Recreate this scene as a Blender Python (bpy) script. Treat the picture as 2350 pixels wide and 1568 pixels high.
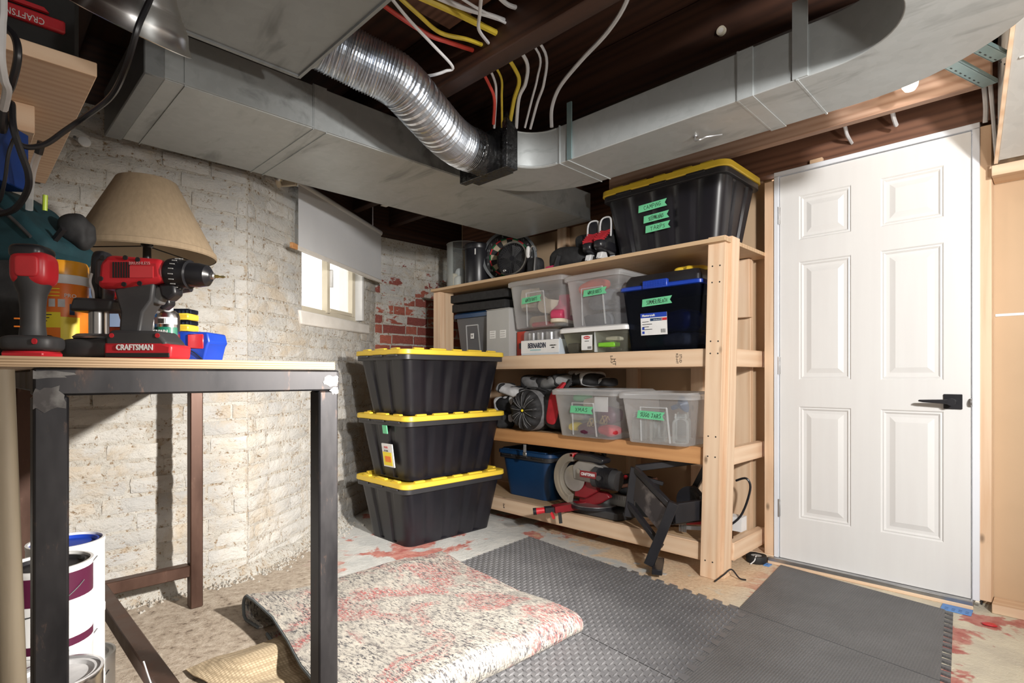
import bpy, bmesh, math, random
from math import sin, cos, pi, radians as R
from mathutils import Vector, Matrix, noise as mnoise

for _o in list(bpy.data.objects):
    bpy.data.objects.remove(_o)
scene = bpy.context.scene
COL = scene.collection
random.seed(7)

# ------------------------------------------------------------------ camera
YAW = R(44.7)
cam_d = bpy.data.cameras.new('camera')
cam_d.sensor_width = 36
cam_d.lens = 1270 / 2350 * 36
cam_d.shift_y = 81 / 2350
cam_d.clip_start = 0.02
cam_o = bpy.data.objects.new('camera', cam_d)
cam_o.location = (0, 0, 1.0)
cam_o.rotation_euler = (R(90), 0, YAW)
COL.objects.link(cam_o)
scene.camera = cam_o

# ------------------------------------------------------------------ world / lights / exposure
world = bpy.data.worlds.new('world')
scene.world = world
world.use_nodes = True
world.node_tree.nodes['Background'].inputs[0].default_value = (1.0, 0.98, 0.95, 1)
world.node_tree.nodes['Background'].inputs[1].default_value = 3.0
scene.view_settings.view_transform = 'Standard'
scene.view_settings.look = 'None'
scene.view_settings.gamma = 1
scene.view_settings.exposure = 0.45
scene.view_settings.use_curve_mapping = False


def lamp(name, kind, loc, energy, color=(1, 1, 1), size=0.1, target=None, size_y=None):
    d = bpy.data.lights.new(name, kind)
    d.energy = energy
    d.color = color
    if kind == 'AREA':
        d.shape = 'RECTANGLE'
        d.size = size
        d.size_y = size_y or size
    else:
        d.shadow_soft_size = size
    o = bpy.data.objects.new(name, d)
    o.location = loc
    if target is not None:
        o.rotation_euler = (Vector(target) - Vector(loc)).to_track_quat('-Z', 'Y').to_euler()
    COL.objects.link(o)
    return o


# work light on a stand to the right of the photographer, turned towards the brick wall
wl = lamp('work_light', 'SPOT', (0.45, 1.45, 1.48), 670, (1.0, 0.945, 0.87), 0.05, target=(-2.65, 0.95, 0.18))
wl.data.spot_size = R(64)
wl.data.spot_blend = 1.0
# unseen second lamp beside the work light, added to brighten the ducts
lamp('duct_fill_light', 'POINT', (0.42, 1.40, 1.42), 26, (1.0, 0.96, 0.90), 0.05)
# unseen fill lamps added behind the camera to brighten shelves, door and bench
cl = lamp('shelf_fill_spot', 'SPOT', (1.20, 0.30, 1.86), 325, (1.0, 0.975, 0.94), 0.08, target=(-1.95, 2.9, 1.0))
cl.data.spot_size = R(72)
cl.data.spot_blend = 0.6
lamp('rear_fill_lamp', 'POINT', (1.25, 0.1, 1.75), 27, (1.0, 0.975, 0.94), 0.12)
# bare bulb in the bay behind the duct elbow, beside the door head
lamp('socket_lamp', 'POINT', (-0.43, 2.64, 2.13), 1.6, (1.0, 0.84, 0.68), 0.03)

# ------------------------------------------------------------------ materials
MATS = {}


def nn(t, kind, **kw):
    n = t.nodes.new(kind)
    for k, v in kw.items():
        setattr(n, k, v)
    return n


def base_mat(name):
    m = bpy.data.materials.new(name)
    m.use_nodes = True
    t = m.node_tree
    b = t.nodes['Principled BSDF']
    MATS[name] = m
    return m, t, b


def coords(t, kind='Object', scale=(1, 1, 1)):
    if kind == 'World':
        g = nn(t, 'ShaderNodeNewGeometry')
        src = g.outputs['Position']
    else:
        tc = nn(t, 'ShaderNodeTexCoord')
        src = tc.outputs['Object']
    mp = nn(t, 'ShaderNodeMapping')
    mp.inputs['Scale'].default_value = scale
    t.links.new(src, mp.inputs['Vector'])
    return mp.outputs['Vector']


def noise_n(t, vec, scale, detail=4, rough=0.55, dist=0.0):
    n = nn(t, 'ShaderNodeTexNoise')
    n.inputs['Scale'].default_value = scale
    n.inputs['Detail'].default_value = detail
    n.inputs['Roughness'].default_value = rough
    n.inputs['Distortion'].default_value = dist
    t.links.new(vec, n.inputs['Vector'])
    return n.outputs['Fac']


def ramp(t, fac, stops, interp='LINEAR'):
    r = nn(t, 'ShaderNodeValToRGB')
    r.color_ramp.interpolation = interp
    el = r.color_ramp.elements
    while len(el) < len(stops):
        el.new(0.5)
    for e, (p, c) in zip(el, stops):
        e.position = p
        e.color = (c[0], c[1], c[2], 1) if not isinstance(c, (int, float)) else (c, c, c, 1)
    t.links.new(fac, r.inputs['Fac'])
    return r.outputs['Color']


def mixc(t, fac, a, b, mode='MIX'):
    m = nn(t, 'ShaderNodeMix', data_type='RGBA', blend_type=mode)
    for sock, v in ((m.inputs[0], fac), (m.inputs[6], a), (m.inputs[7], b)):
        if isinstance(v, (int, float)):
            sock.default_value = v
        elif isinstance(v, tuple):
            sock.default_value = (v[0], v[1], v[2], 1)
        else:
            t.links.new(v, sock)
    return m.outputs[2]


def mathn(t, op, a, b=None):
    m = nn(t, 'ShaderNodeMath', operation=op)
    for i, v in enumerate((a, b)):
        if v is None:
            continue
        if isinstance(v, (int, float)):
            m.inputs[i].default_value = v
        else:
            t.links.new(v, m.inputs[i])
    return m.outputs[0]


def bump(t, b, h, strength=0.3, dist=0.01, prev=None):
    n = nn(t, 'ShaderNodeBump')
    n.inputs['Strength'].default_value = strength
    n.inputs['Distance'].default_value = dist
    t.links.new(h, n.inputs['Height'])
    if prev is not None:
        t.links.new(prev, n.inputs['Normal'])
    t.links.new(n.outputs['Normal'], b.inputs['Normal'])
    return n.outputs['Normal']


def pm(name, c1, c2=None, scale=8, rough=0.5, metal=0.0, bstr=0.0, bscale=60, bdist=0.004, lo=0.35, hi=0.65, kind='Object', stretch=(1, 1, 1), coat=0.0, emit=0.0):
    """plain material with a little procedural mottling"""
    if name in MATS:
        return MATS[name]
    m, t, b = base_mat(name)
    b.inputs['Roughness'].default_value = rough
    b.inputs['Metallic'].default_value = metal
    b.inputs['Coat Weight'].default_value = coat
    v = coords(t, kind, stretch)
    if c2 is None:
        c2 = tuple(x * 0.82 for x in c1)
    col = ramp(t, noise_n(t, v, scale), [(lo, c1), (hi, c2)])
    t.links.new(col, b.inputs['Base Color'])
    if emit:
        b.inputs['Emission Color'].default_value = (c1[0], c1[1], c1[2], 1)
        b.inputs['Emission Strength'].default_value = emit
    if bstr:
        bump(t, b, noise_n(t, v, bscale), bstr, bdist)
    return m


def wood(name, light, dark, axis=0, rough=0.55, knots=True):
    if name in MATS:
        return MATS[name]
    m, t, b = base_mat(name)
    st = [9, 9, 9]
    st[axis] = 0.7
    v = coords(t, 'Object', tuple(st))
    n1 = noise_n(t, v, 3.2, 5, 0.6, 0.6)
    w = nn(t, 'ShaderNodeTexWave', wave_type='RINGS')
    w.rings_direction = 'XYZ'[axis]
    w.inputs['Scale'].default_value = 1.1
    w.inputs['Distortion'].default_value = 5
    w.inputs['Detail'].default_value = 2
    t.links.new(v, w.inputs['Vector'])
    f = mathn(t, 'ADD', mathn(t, 'MULTIPLY', n1, 0.65), mathn(t, 'MULTIPLY', w.outputs['Fac'], 0.35))
    mid = tuple((a * 0.6 + c * 0.4) for a, c in zip(light, dark))
    col = ramp(t, f, [(0.25, light), (0.55, mid), (0.8, dark)])
    oi = nn(t, 'ShaderNodeObjectInfo')
    tone = ramp(t, oi.outputs['Random'], [(0.0, (0.9, 0.87, 0.82)), (1.0, (1.06, 1.03, 1.0))])
    col = mixc(t, 1.0, col, tone, 'MULTIPLY')
    if knots:
        ks = [5, 5, 5]
        ks[axis] = 2.4
        vk = coords(t, 'Object', tuple(ks))
        vo = nn(t, 'ShaderNodeTexVoronoi')
        vo.inputs['Scale'].default_value = 1.6
        t.links.new(vk, vo.inputs['Vector'])
        km = ramp(t, vo.outputs['Distance'], [(0.03, 1.0), (0.10, 0.0)])
        col = mixc(t, km, col, tuple(x * 0.42 for x in dark))
    t.links.new(col, b.inputs['Base Color'])
    b.inputs['Roughness'].default_value = rough
    bump(t, b, f, 0.12, 0.003)
    return m


def clear(name, tint=(0.9, 0.93, 0.95), body=0.22, rough=0.12, bodycol=None):
    """thin translucent plastic: mostly see-through with a milky body and a gloss"""
    if name in MATS:
        return MATS[name]
    m, t, b = base_mat(name)
    out = t.nodes['Material Output']
    b.inputs['Base Color'].default_value = (*(bodycol or tint), 1)
    b.inputs['Roughness'].default_value = rough
    tl = nn(t, 'ShaderNodeBsdfTranslucent')
    tl.inputs[0].default_value = (*(bodycol or tint), 1)
    mb_ = nn(t, 'ShaderNodeMixShader')
    mb_.inputs[0].default_value = 0.4
    t.links.new(b.outputs[0], mb_.inputs[1])
    t.links.new(tl.outputs[0], mb_.inputs[2])
    tr = nn(t, 'ShaderNodeBsdfTransparent')
    tr.inputs[0].default_value = (*tint, 1)
    fr = nn(t, 'ShaderNodeFresnel')
    fr.inputs[0].default_value = 1.4
    f = mathn(t, 'MINIMUM', mathn(t, 'ADD', mathn(t, 'MULTIPLY', fr.outputs[0], 0.6), body), 1.0)
    ms = nn(t, 'ShaderNodeMixShader')
    t.links.new(f, ms.inputs[0])
    t.links.new(tr.outputs[0], ms.inputs[1])
    t.links.new(mb_.outputs[0], ms.inputs[2])
    t.links.new(ms.outputs[0], out.inputs[0])
    return m


def brick_mat(name, red):
    m, t, b = base_mat(name)
    v = coords(t, 'World')
    fine = noise_n(t, coords(t, 'World', (1, 1, 1.7)), 62, 6, 0.72)
    mid = noise_n(t, coords(t, 'World', (1, 1, 1.8)), 9, 5, 0.68, 0.6)
    big = noise_n(t, v, 2.6, 3, 0.5)
    oi = nn(t, 'ShaderNodeObjectInfo')
    paint = ramp(t, big, [(0.35, (0.45, 0.445, 0.435)), (0.65, (0.58, 0.56, 0.52))])
    paint = mixc(t, 1.0, paint, ramp(t, oi.outputs['Random'], [(0, 0.9), (1, 1.06)]), 'MULTIPLY')
    stain = noise_n(t, v, 3.4, 5, 0.7, 0.8)
    paint = mixc(t, ramp(t, stain, [(0.50, 0.0), (0.66, 0.65)]), paint, (0.46, 0.37, 0.26))
    under = ramp(t, mid, [(0.35, (0.22, 0.155, 0.095)), (0.6, (0.42, 0.32, 0.21))])
    chip = mathn(t, 'ADD', mathn(t, 'MULTIPLY', fine, 0.62), mathn(t, 'MULTIPLY', mid, 0.38))
    chipm = ramp(t, chip, [(0.385, 1.0), (0.44, 0.0)])
    col = mixc(t, chipm, paint, under)
    h = fine
    if red:
        rb = ramp(t, oi.outputs['Random'], [(0, (0.30, 0.075, 0.05)), (0.5, (0.42, 0.12, 0.075)), (1, (0.22, 0.055, 0.045))])
        rb = mixc(t, 1.0, rb, ramp(t, fine, [(0.3, 0.7), (0.7, 1.2)]), 'MULTIPLY')
        sp = nn(t, 'ShaderNodeSeparateXYZ')
        t.links.new(v, sp.inputs[0])
        # old paint survives on the upper courses and in patches
        zz = mathn(t, 'MULTIPLY', mathn(t, 'SUBTRACT', sp.outputs[2], 1.62), 0.55)
        k = mathn(t, 'SUBTRACT', mathn(t, 'ADD', mathn(t, 'MULTIPLY', mid, 0.75), mathn(t, 'MULTIPLY', oi.outputs['Random'], 0.22)), zz)
        rm = ramp(t, k, [(0.50, 0.0), (0.53, 1.0)])
        col = mixc(t, rm, col, rb)
    t.links.new(col, b.inputs['Base Color'])
    b.inputs['Roughness'].default_value = 0.75
    nrm = bump(t, b, h, 0.7, 0.009)
    bump(t, b, mid, 0.8, 0.022, nrm)
    return m


def mortar_mat(name):
    m, t, b = base_mat(name)
    v = coords(t, 'World')
    fine = noise_n(t, v, 60, 6, 0.7)
    mid = noise_n(t, v, 10, 5, 0.65)
    col = ramp(t, mid, [(0.30, (0.44, 0.36, 0.27)), (0.42, (0.48, 0.455, 0.41)), (0.7, (0.56, 0.545, 0.51))])
    col = mixc(t, ramp(t, fine, [(0.38, 1.0), (0.45, 0.0)]), col, (0.25, 0.175, 0.105))
    t.links.new(col, b.inputs['Base Color'])
    b.inputs['Roughness'].default_value = 0.85
    nrm = bump(t, b, fine, 0.9, 0.012)
    bump(t, b, mid, 0.8, 0.03, nrm)
    return m


def floor_mat(name):
    m, t, b = base_mat(name)
    v = coords(t, 'World')
    sp = nn(t, 'ShaderNodeSeparateXYZ')
    t.links.new(v, sp.inputs[0])
    X, Y = sp.outputs[0], sp.outputs[1]
    fine = noise_n(t, v, 55, 6, 0.7)
    mid = noise_n(t, v, 7, 5, 0.6, 0.5)
    big = noise_n(t, v, 1.7, 4, 0.6, 0.6)
    rough_ = noise_n(t, v, 24, 6, 0.75)
    dirt = ramp(t, rough_, [(0.33, (0.13, 0.095, 0.07)), (0.43, (0.36, 0.295, 0.23)), (0.56, (0.47, 0.40, 0.325)), (0.70, (0.58, 0.52, 0.44))])
    grey = ramp(t, mid, [(0.35, (0.52, 0.53, 0.52)), (0.65, (0.66, 0.655, 0.63))])
    cream = ramp(t, mid, [(0.35, (0.72, 0.66, 0.52)), (0.65, (0.60, 0.545, 0.44))])
    # bare gritty concrete beside the left wall, painted slab further into the room
    far = ramp(t, mathn(t, 'ADD', mathn(t, 'MULTIPLY', mathn(t, 'ADD', Y, mathn(t, 'MULTIPLY', X, 0.28)), 0.5), mathn(t, 'MULTIPLY', big, 0.5)), [(0.50, 0.0), (0.62, 1.0)])
    slab = mixc(t, ramp(t, X, [(0.0, 0.0), (0.001, 0.0)]), grey, cream)
    xm = ramp(t, mathn(t, 'ADD', mathn(t, 'MULTIPLY', X, 0.4), 1.0), [(0.45, 0.0), (0.62, 1.0)])
    slab = mixc(t, xm, grey, cream)
    col = mixc(t, far, dirt, slab)
    # flaking red floor paint
    redf = mathn(t, 'ADD', mathn(t, 'MULTIPLY', noise_n(t, v, 2.3, 5, 0.62, 0.8), 0.8), mathn(t, 'MULTIPLY', mid, 0.2))
    redm = mathn(t, 'MULTIPLY', ramp(t, redf, [(0.535, 0.0), (0.56, 1.0)]), far)
    red = ramp(t, noise_n(t, v, 20, 4), [(0.35, (0.44, 0.13, 0.11)), (0.65, (0.60, 0.29, 0.24))])
    col = mixc(t, redm, col, red)
    # sawdust swept along the foot of the shelving, towards the door
    sx = ramp(t, X, [(0.0, 0.0), (1.0, 1.0)])
    d1 = mathn(t, 'ABSOLUTE', mathn(t, 'SUBTRACT', Y, 2.72))
    sd = mathn(t, 'ADD', mathn(t, 'SUBTRACT', 0.55, mathn(t, 'MULTIPLY', d1, 0.75)), mathn(t, 'MULTIPLY', mathn(t, 'ADD', X, 1.6), 0.28))
    sd = mathn(t, 'ADD', sd, mathn(t, 'MULTIPLY', mathn(t, 'SUBTRACT', mid, 0.5), 0.8))
    xr = ramp(t, mathn(t, 'ADD', mathn(t, 'MULTIPLY', X, 0.5), 1.0), [(0.44, 1.0), (0.53, 0.0)])
    sdm = mathn(t, 'MULTIPLY', ramp(t, sd, [(0.30, 0.0), (0.42, 0.92)]), xr)
    saw = ramp(t, fine, [(0.3, (0.60, 0.40, 0.24)), (0.6, (0.80, 0.61, 0.41))])
    col = mixc(t, sdm, col, saw)
    t.links.new(col, b.inputs['Base Color'])
    b.inputs['Roughness'].default_value = 0.7
    nrm = bump(t, b, fine, 0.5, 0.008)
    bump(t, b, rough_, 0.5, 0.014, nrm)
    return m


def steel_mat(name, c0=(0.016, 0.016, 0.019), c1=(0.042, 0.040, 0.043), c2=(0.10, 0.06, 0.045)):
    m, t, b = base_mat(name)
    v = coords(t, 'Object', (1, 1, 0.35))
    n1 = noise_n(t, v, 9, 5, 0.6)
    n2 = noise_n(t, v, 34, 5, 0.7)
    col = ramp(t, n1, [(0.3, c0), (0.6, c1), (0.8, c2)])
    col = mixc(t, ramp(t, n2, [(0.60, 0.0), (0.72, 0.6)]), col, (0.16, 0.10, 0.075))
    t.links.new(col, b.inputs['Base Color'])
    b.inputs['Metallic'].default_value = 0.55
    t.links.new(ramp(t, n1, [(0.3, 0.34), (0.7, 0.55)]), b.inputs['Roughness'])
    return m


def duct_mat(name, c=(0.42, 0.445, 0.45), metal=0.40, rough=0.40):
    m, t, b = base_mat(name)
    v = coords(t, 'World')
    vo = nn(t, 'ShaderNodeTexVoronoi')
    vo.inputs['Scale'].default_value = 34
    t.links.new(v, vo.inputs['Vector'])
    g = ramp(t, vo.outputs['Color'], [(0.2, tuple(x * 0.97 for x in c)), (0.8, tuple(x * 1.03 for x in c))])
    sm = noise_n(t, coords(t, 'World', (1.5, 5, 5)), 1.6, 4, 0.6, 0.5)
    col = mixc(t, ramp(t, sm, [(0.56, 0.0), (0.72, 0.75)]), g, tuple(x * 0.5 for x in c))
    t.links.new(col, b.inputs['Base Color'])
    b.inputs['Metallic'].default_value = metal
    t.links.new(ramp(t, sm, [(0.3, rough), (0.7, rough + 0.15)]), b.inputs['Roughness'])
    bump(t, b, noise_n(t, v, 4.5, 3), 0.12, 0.02)
    return m


def rug_mat(name):
    m, t, b = base_mat(name)
    v = coords(t, 'Object')
    fine = noise_n(t, coords(t, 'Object', (1, 2.4, 1)), 55, 4, 0.75)
    patch = noise_n(t, v, 4.2, 5, 0.65, 1.2)
    p2 = noise_n(t, v, 6.5, 4, 0.65, 1.6)
    cream = ramp(t, noise_n(t, v, 26, 3), [(0.35, (0.49, 0.455, 0.40)), (0.65, (0.37, 0.35, 0.315))])
    red = mathn(t, 'MULTIPLY', ramp(t, patch, [(0.50, 0.0), (0.60, 1.0)]), ramp(t, fine, [(0.44, 0.0), (0.56, 0.9)]))
    col = mixc(t, red, cream, (0.40, 0.085, 0.085))
    dk = mathn(t, 'MULTIPLY', ramp(t, p2, [(0.38, 0.45), (0.56, 1.0)]), ramp(t, noise_n(t, coords(t, 'Object', (1, 2.8, 1)), 42, 5, 0.8), [(0.50, 0.0), (0.56, 1.0)]))
    col = mixc(t, dk, col, (0.055, 0.055, 0.065))
    # worn medallion rings
    for (cx, cy, s) in ((-1.75, 1.25, 7.0), (-1.55, 1.75, 8.0)):
        d = nn(t, 'ShaderNodeVectorMath', operation='DISTANCE')
        t.links.new(v, d.inputs[0])
        d.inputs[1].default_value = (cx, cy, 0.06)
        ring = ramp(t, mathn(t, 'SINE', mathn(t, 'MULTIPLY', d.outputs['Value'], s * 4.5)), [(0.95, 0.0), (0.985, 0.35)])
        col = mixc(t, mathn(t, 'MULTIPLY', ring, ramp(t, fine, [(0.42, 0.0), (0.54, 1.0)])), col, (0.12, 0.10, 0.10))
    t.links.new(col, b.inputs['Base Color'])
    b.inputs['Roughness'].default_value = 0.95
    w = nn(t, 'ShaderNodeTexWave')
    w.bands_direction = 'Y'
    w.inputs['Scale'].default_value = 60
    t.links.new(v, w.inputs['Vector'])
    nrm = bump(t, b, w.outputs['Fac'], 0.35, 0.003)
    bump(t, b, fine, 0.3, 0.003, nrm)
    return m


def weave_mat(name, c1, c2, scale):
    m, t, b = base_mat(name)
    v = coords(t, 'Object')
    vo = nn(t, 'ShaderNodeTexVoronoi')
    vo.inputs['Scale'].default_value = scale
    vo.inputs['Randomness'].default_value = 0.15
    t.links.new(v, vo.inputs['Vector'])
    t.links.new(ramp(t, vo.outputs['Distance'], [(0.15, c1), (0.6, c2)]), b.inputs['Base Color'])
    b.inputs['Roughness'].default_value = 0.9
    bump(t, b, vo.outputs['Distance'], 0.4, 0.004)
    return m


M_brick = brick_mat('painted_brick', False)
M_redbrick = brick_mat('flaking_red_brick', True)
M_mortar = mortar_mat('mortar')
M_floor = floor_mat('worn_floor_paint')
M_steel = steel_mat('raw_steel')
M_rust = steel_mat('rusty_steel', (0.055, 0.028, 0.020), (0.085, 0.045, 0.032), (0.15, 0.07, 0.045))
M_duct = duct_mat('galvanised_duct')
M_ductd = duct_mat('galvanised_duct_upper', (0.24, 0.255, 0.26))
M_rug = rug_mat('faded_rug')
M_pad = weave_mat('rug_pad', (0.62, 0.50, 0.34), (0.36, 0.28, 0.18), 95)
pine = [wood('pine_%s' % 'xyz'[i], (0.80, 0.625, 0.465), (0.66, 0.44, 0.285), i) for i in range(3)]
ply = [wood('plywood_%s' % 'xyz'[i], (0.62, 0.45, 0.29), (0.48, 0.32, 0.18), i, knots=False) for i in range(3)]
fir = wood('orange_fir_x', (0.66, 0.36, 0.16), (0.46, 0.21, 0.08), 0)
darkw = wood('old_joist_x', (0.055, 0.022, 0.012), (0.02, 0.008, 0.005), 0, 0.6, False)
darkw2 = wood('old_header_x', (0.22, 0.105, 0.065), (0.09, 0.04, 0.025), 0, 0.6, False)
litw = wood('lit_joist_x', (0.42, 0.285, 0.215), (0.26, 0.15, 0.10), 0, 0.6, False)  # the bulb's light on this joist is put into a paler wood colour
greyw = wood('weathered_pole_z', (0.36, 0.31, 0.235), (0.22, 0.18, 0.13), 2, 0.6, False)
M_black = pm('black_plastic', (0.012, 0.012, 0.015), (0.02, 0.02, 0.024), 6, 0.32)
M_blackm = pm('black_matte', (0.010, 0.010, 0.011), (0.018, 0.018, 0.018), 9, 0.65)
M_tote = pm('tote_black_plastic', (0.006, 0.006, 0.009), (0.010, 0.009, 0.013), 5, 0.36)
M_yel = pm('yellow_plastic', (0.80, 0.57, 0.055), (0.74, 0.51, 0.045), 5, 0.38)
M_white = pm('white_plastic', (0.78, 0.78, 0.78), (0.72, 0.72, 0.72), 5, 0.4)
M_paper = pm('white_paper', (0.80, 0.80, 0.80), (0.74, 0.74, 0.74), 12, 0.7)
M_door = pm('door_paint', (0.72, 0.72, 0.715), (0.70, 0.695, 0.69), 3, 0.42, bstr=0.05, bscale=60, stretch=(6, 6, 0.5))
M_jamb = pm('jamb_paint', (0.76, 0.79, 0.85), (0.73, 0.76, 0.82), 4, 0.45)
M_brownp = pm('brown_board', (0.50, 0.355, 0.225), (0.55, 0.39, 0.25), 2, 0.8, bstr=0.06, bscale=30)
M_green = pm('green_tape', (0.13, 0.52, 0.27), (0.16, 0.58, 0.31), 10, 0.6)
M_ink = pm('black_ink', (0.012, 0.014, 0.012), None, 10, 0.6)
M_red = pm('red_plastic', (0.58, 0.025, 0.035), (0.50, 0.02, 0.03), 7, 0.35)
M_dred = pm('dark_red_metal', (0.25, 0.012, 0.02), (0.18, 0.01, 0.015), 7, 0.35)
M_rubber = pm('grey_rubber', (0.055, 0.056, 0.060), (0.075, 0.075, 0.08), 20, 0.6)
M_dgrey = pm('dark_grey_plastic', (0.035, 0.035, 0.038), (0.05, 0.05, 0.052), 12, 0.5)
M_chrome = pm('brushed_metal', (0.62, 0.62, 0.63), (0.52, 0.52, 0.53), 12, 0.22, 1.0)
M_alu = pm('spun_aluminium', (0.80, 0.80, 0.80), (0.72, 0.72, 0.72), 5, 0.27, 1.0)
M_steelb = pm('bright_steel', (0.5, 0.5, 0.5), (0.4, 0.4, 0.41), 10, 0.35, 0.9)
M_blue = pm('blue_plastic', (0.012, 0.055, 0.42), (0.010, 0.045, 0.36), 6, 0.35)
M_navy = pm('navy_plastic', (0.007, 0.045, 0.13), (0.006, 0.038, 0.11), 5, 0.42)
M_ledge = pm('cream_vinyl', (0.62, 0.56, 0.44), (0.58, 0.52, 0.41), 6, 0.5)
M_sill = pm('sill_concrete', (0.60, 0.57, 0.53), (0.68, 0.65, 0.61), 8, 0.8, bstr=0.3, bscale=30)
M_blind = pm('blind_vinyl', (0.58, 0.59, 0.615), (0.62, 0.63, 0.65), 3, 0.6)
M_clear = clear('clear_plastic', (0.965, 0.975, 0.985), 0.22, 0.18, (0.96, 0.97, 0.99))
M_clearlid = clear('clear_lid_plastic', (0.95, 0.96, 0.97), 0.30, 0.22, (0.92, 0.94, 0.96))
M_smoke = clear('smoky_plastic', (0.16, 0.18, 0.24), 0.10, 0.12, (0.05, 0.06, 0.09))
M_glass = clear('thin_glass', (0.96, 0.98, 0.98), 0.05, 0.03, (0.85, 0.88, 0.88))
M_pane = clear('window_glass', (0.99, 0.99, 0.97), 0.02, 0.02, (0.9, 0.9, 0.88))
M_wire_w = pm('white_cable', (0.62, 0.62, 0.63), (0.55, 0.55, 0.56), 20, 0.5)
M_wire_y = pm('yellow_cable', (0.62, 0.46, 0.04), (0.50, 0.37, 0.03), 20, 0.5)
M_wire_r = pm('red_cable', (0.55, 0.05, 0.03), (0.45, 0.04, 0.025), 20, 0.5)
M_tapeb = pm('black_duct_tape', (0.008, 0.008, 0.009), (0.02, 0.02, 0.02), 20, 0.22, bstr=0.6, bscale=25, bdist=0.02)
M_shade = pm('linen_shade', (0.30, 0.225, 0.145), (0.26, 0.195, 0.125), 90, 0.9, stretch=(1, 1, 0.2))
M_shadein = pm('shade_lining', (0.62, 0.55, 0.42), (0.58, 0.5, 0.38), 5, 0.8)
M_foam = pm('black_foam', (0.012, 0.012, 0.013), (0.022, 0.022, 0.023), 40, 0.85)
M_gfab = pm('grey_fabric', (0.17, 0.17, 0.175), (0.24, 0.24, 0.245), 30, 0.8)
M_bfab = pm('black_fabric', (0.010, 0.010, 0.011), (0.025, 0.025, 0.027), 30, 0.75)
M_rfab = pm('red_fabric', (0.48, 0.018, 0.03), (0.36, 0.012, 0.02), 20, 0.75)
M_wfab = pm('white_fabric', (0.66, 0.66, 0.67), (0.45, 0.45, 0.46), 16, 0.7)
M_teal = pm('teal_canvas', (0.006, 0.045, 0.058), (0.004, 0.03, 0.04), 20, 0.8)
M_orange = pm('orange_label', (0.85, 0.15, 0.015), (0.80, 0.26, 0.02), 7, 0.4)
M_yell = pm('yellow_label', (0.88, 0.72, 0.03), (0.84, 0.66, 0.03), 7, 0.45)
M_grn = pm('green_label', (0.005, 0.17, 0.10), (0.004, 0.14, 0.085), 7, 0.45)
M_plum = pm('plum_label', (0.085, 0.006, 0.036), (0.07, 0.005, 0.03), 7, 0.45)
M_gbox = pm('grey_card', (0.40, 0.40, 0.395), (0.44, 0.44, 0.435), 4, 0.75)
M_dgalv = pm('teal_galvanised', (0.22, 0.33, 0.34), (0.28, 0.38, 0.39), 9, 0.4, 0.6)

# ------------------------------------------------------------------ mesh helpers
def tag(o, label=None, cat=None, group=None, kind=None):
    if label: o['label'] = label
    if cat: o['category'] = cat
    if group: o['group'] = group
    if kind: o['kind'] = kind
    return o


def thing(name, label, cat, loc=(0, 0, 0), rz=0.0, group=None, rot=None):
    o = bpy.data.objects.new(name, None)
    o.empty_display_size = 0.05
    o.location = loc
    o.rotation_euler = rot if rot is not None else (0, 0, rz)
    COL.objects.link(o)
    return tag(o, label, cat, group)


def copy_tree(o, parent=None):
    c = o.copy()
    COL.objects.link(c)
    c.parent = parent
    for ch in [x for x in bpy.data.objects if x.parent == o]:
        copy_tree(ch, c)
    return c


def smooth_path(pts, k=6):
    pts = [Vector(p) for p in pts]
    out = []
    n = len(pts)
    for i in range(n - 1):
        p0 = pts[max(i - 1, 0)]; p1 = pts[i]; p2 = pts[i + 1]; p3 = pts[min(i + 2, n - 1)]
        for j in range(k):
            t = j / k
            out.append(0.5 * ((2 * p1) + (p2 - p0) * t + (2 * p0 - 5 * p1 + 4 * p2 - p3) * t * t + (3 * p1 - p0 - 3 * p2 + p3) * t ** 3))
    out.append(pts[-1])
    return out


def rrect(lx, ly, r, k=5, m=1):
    """rounded rectangle, counter-clockwise, m points along each straight side"""
    pts = []
    hx, hy = lx / 2, ly / 2
    cs = [(hx - r, -hy + r, -90), (hx - r, hy - r, 0), (-hx + r, hy - r, 90), (-hx + r, -hy + r, 180)]
    for i, (cx, cy, a0) in enumerate(cs):
        for j in range(k + 1):
            a = R(a0 + 90 * j / k)
            pts.append((cx + r * cos(a), cy + r * sin(a)))
        nx, ny, na = cs[(i + 1) % 4]
        e = (nx + r * cos(R(na)), ny + r * sin(R(na)))
        s = pts[-1]
        for j in range(1, m):
            f = j / m
            pts.append((s[0] + (e[0] - s[0]) * f, s[1] + (e[1] - s[1]) * f))
    return pts


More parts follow.
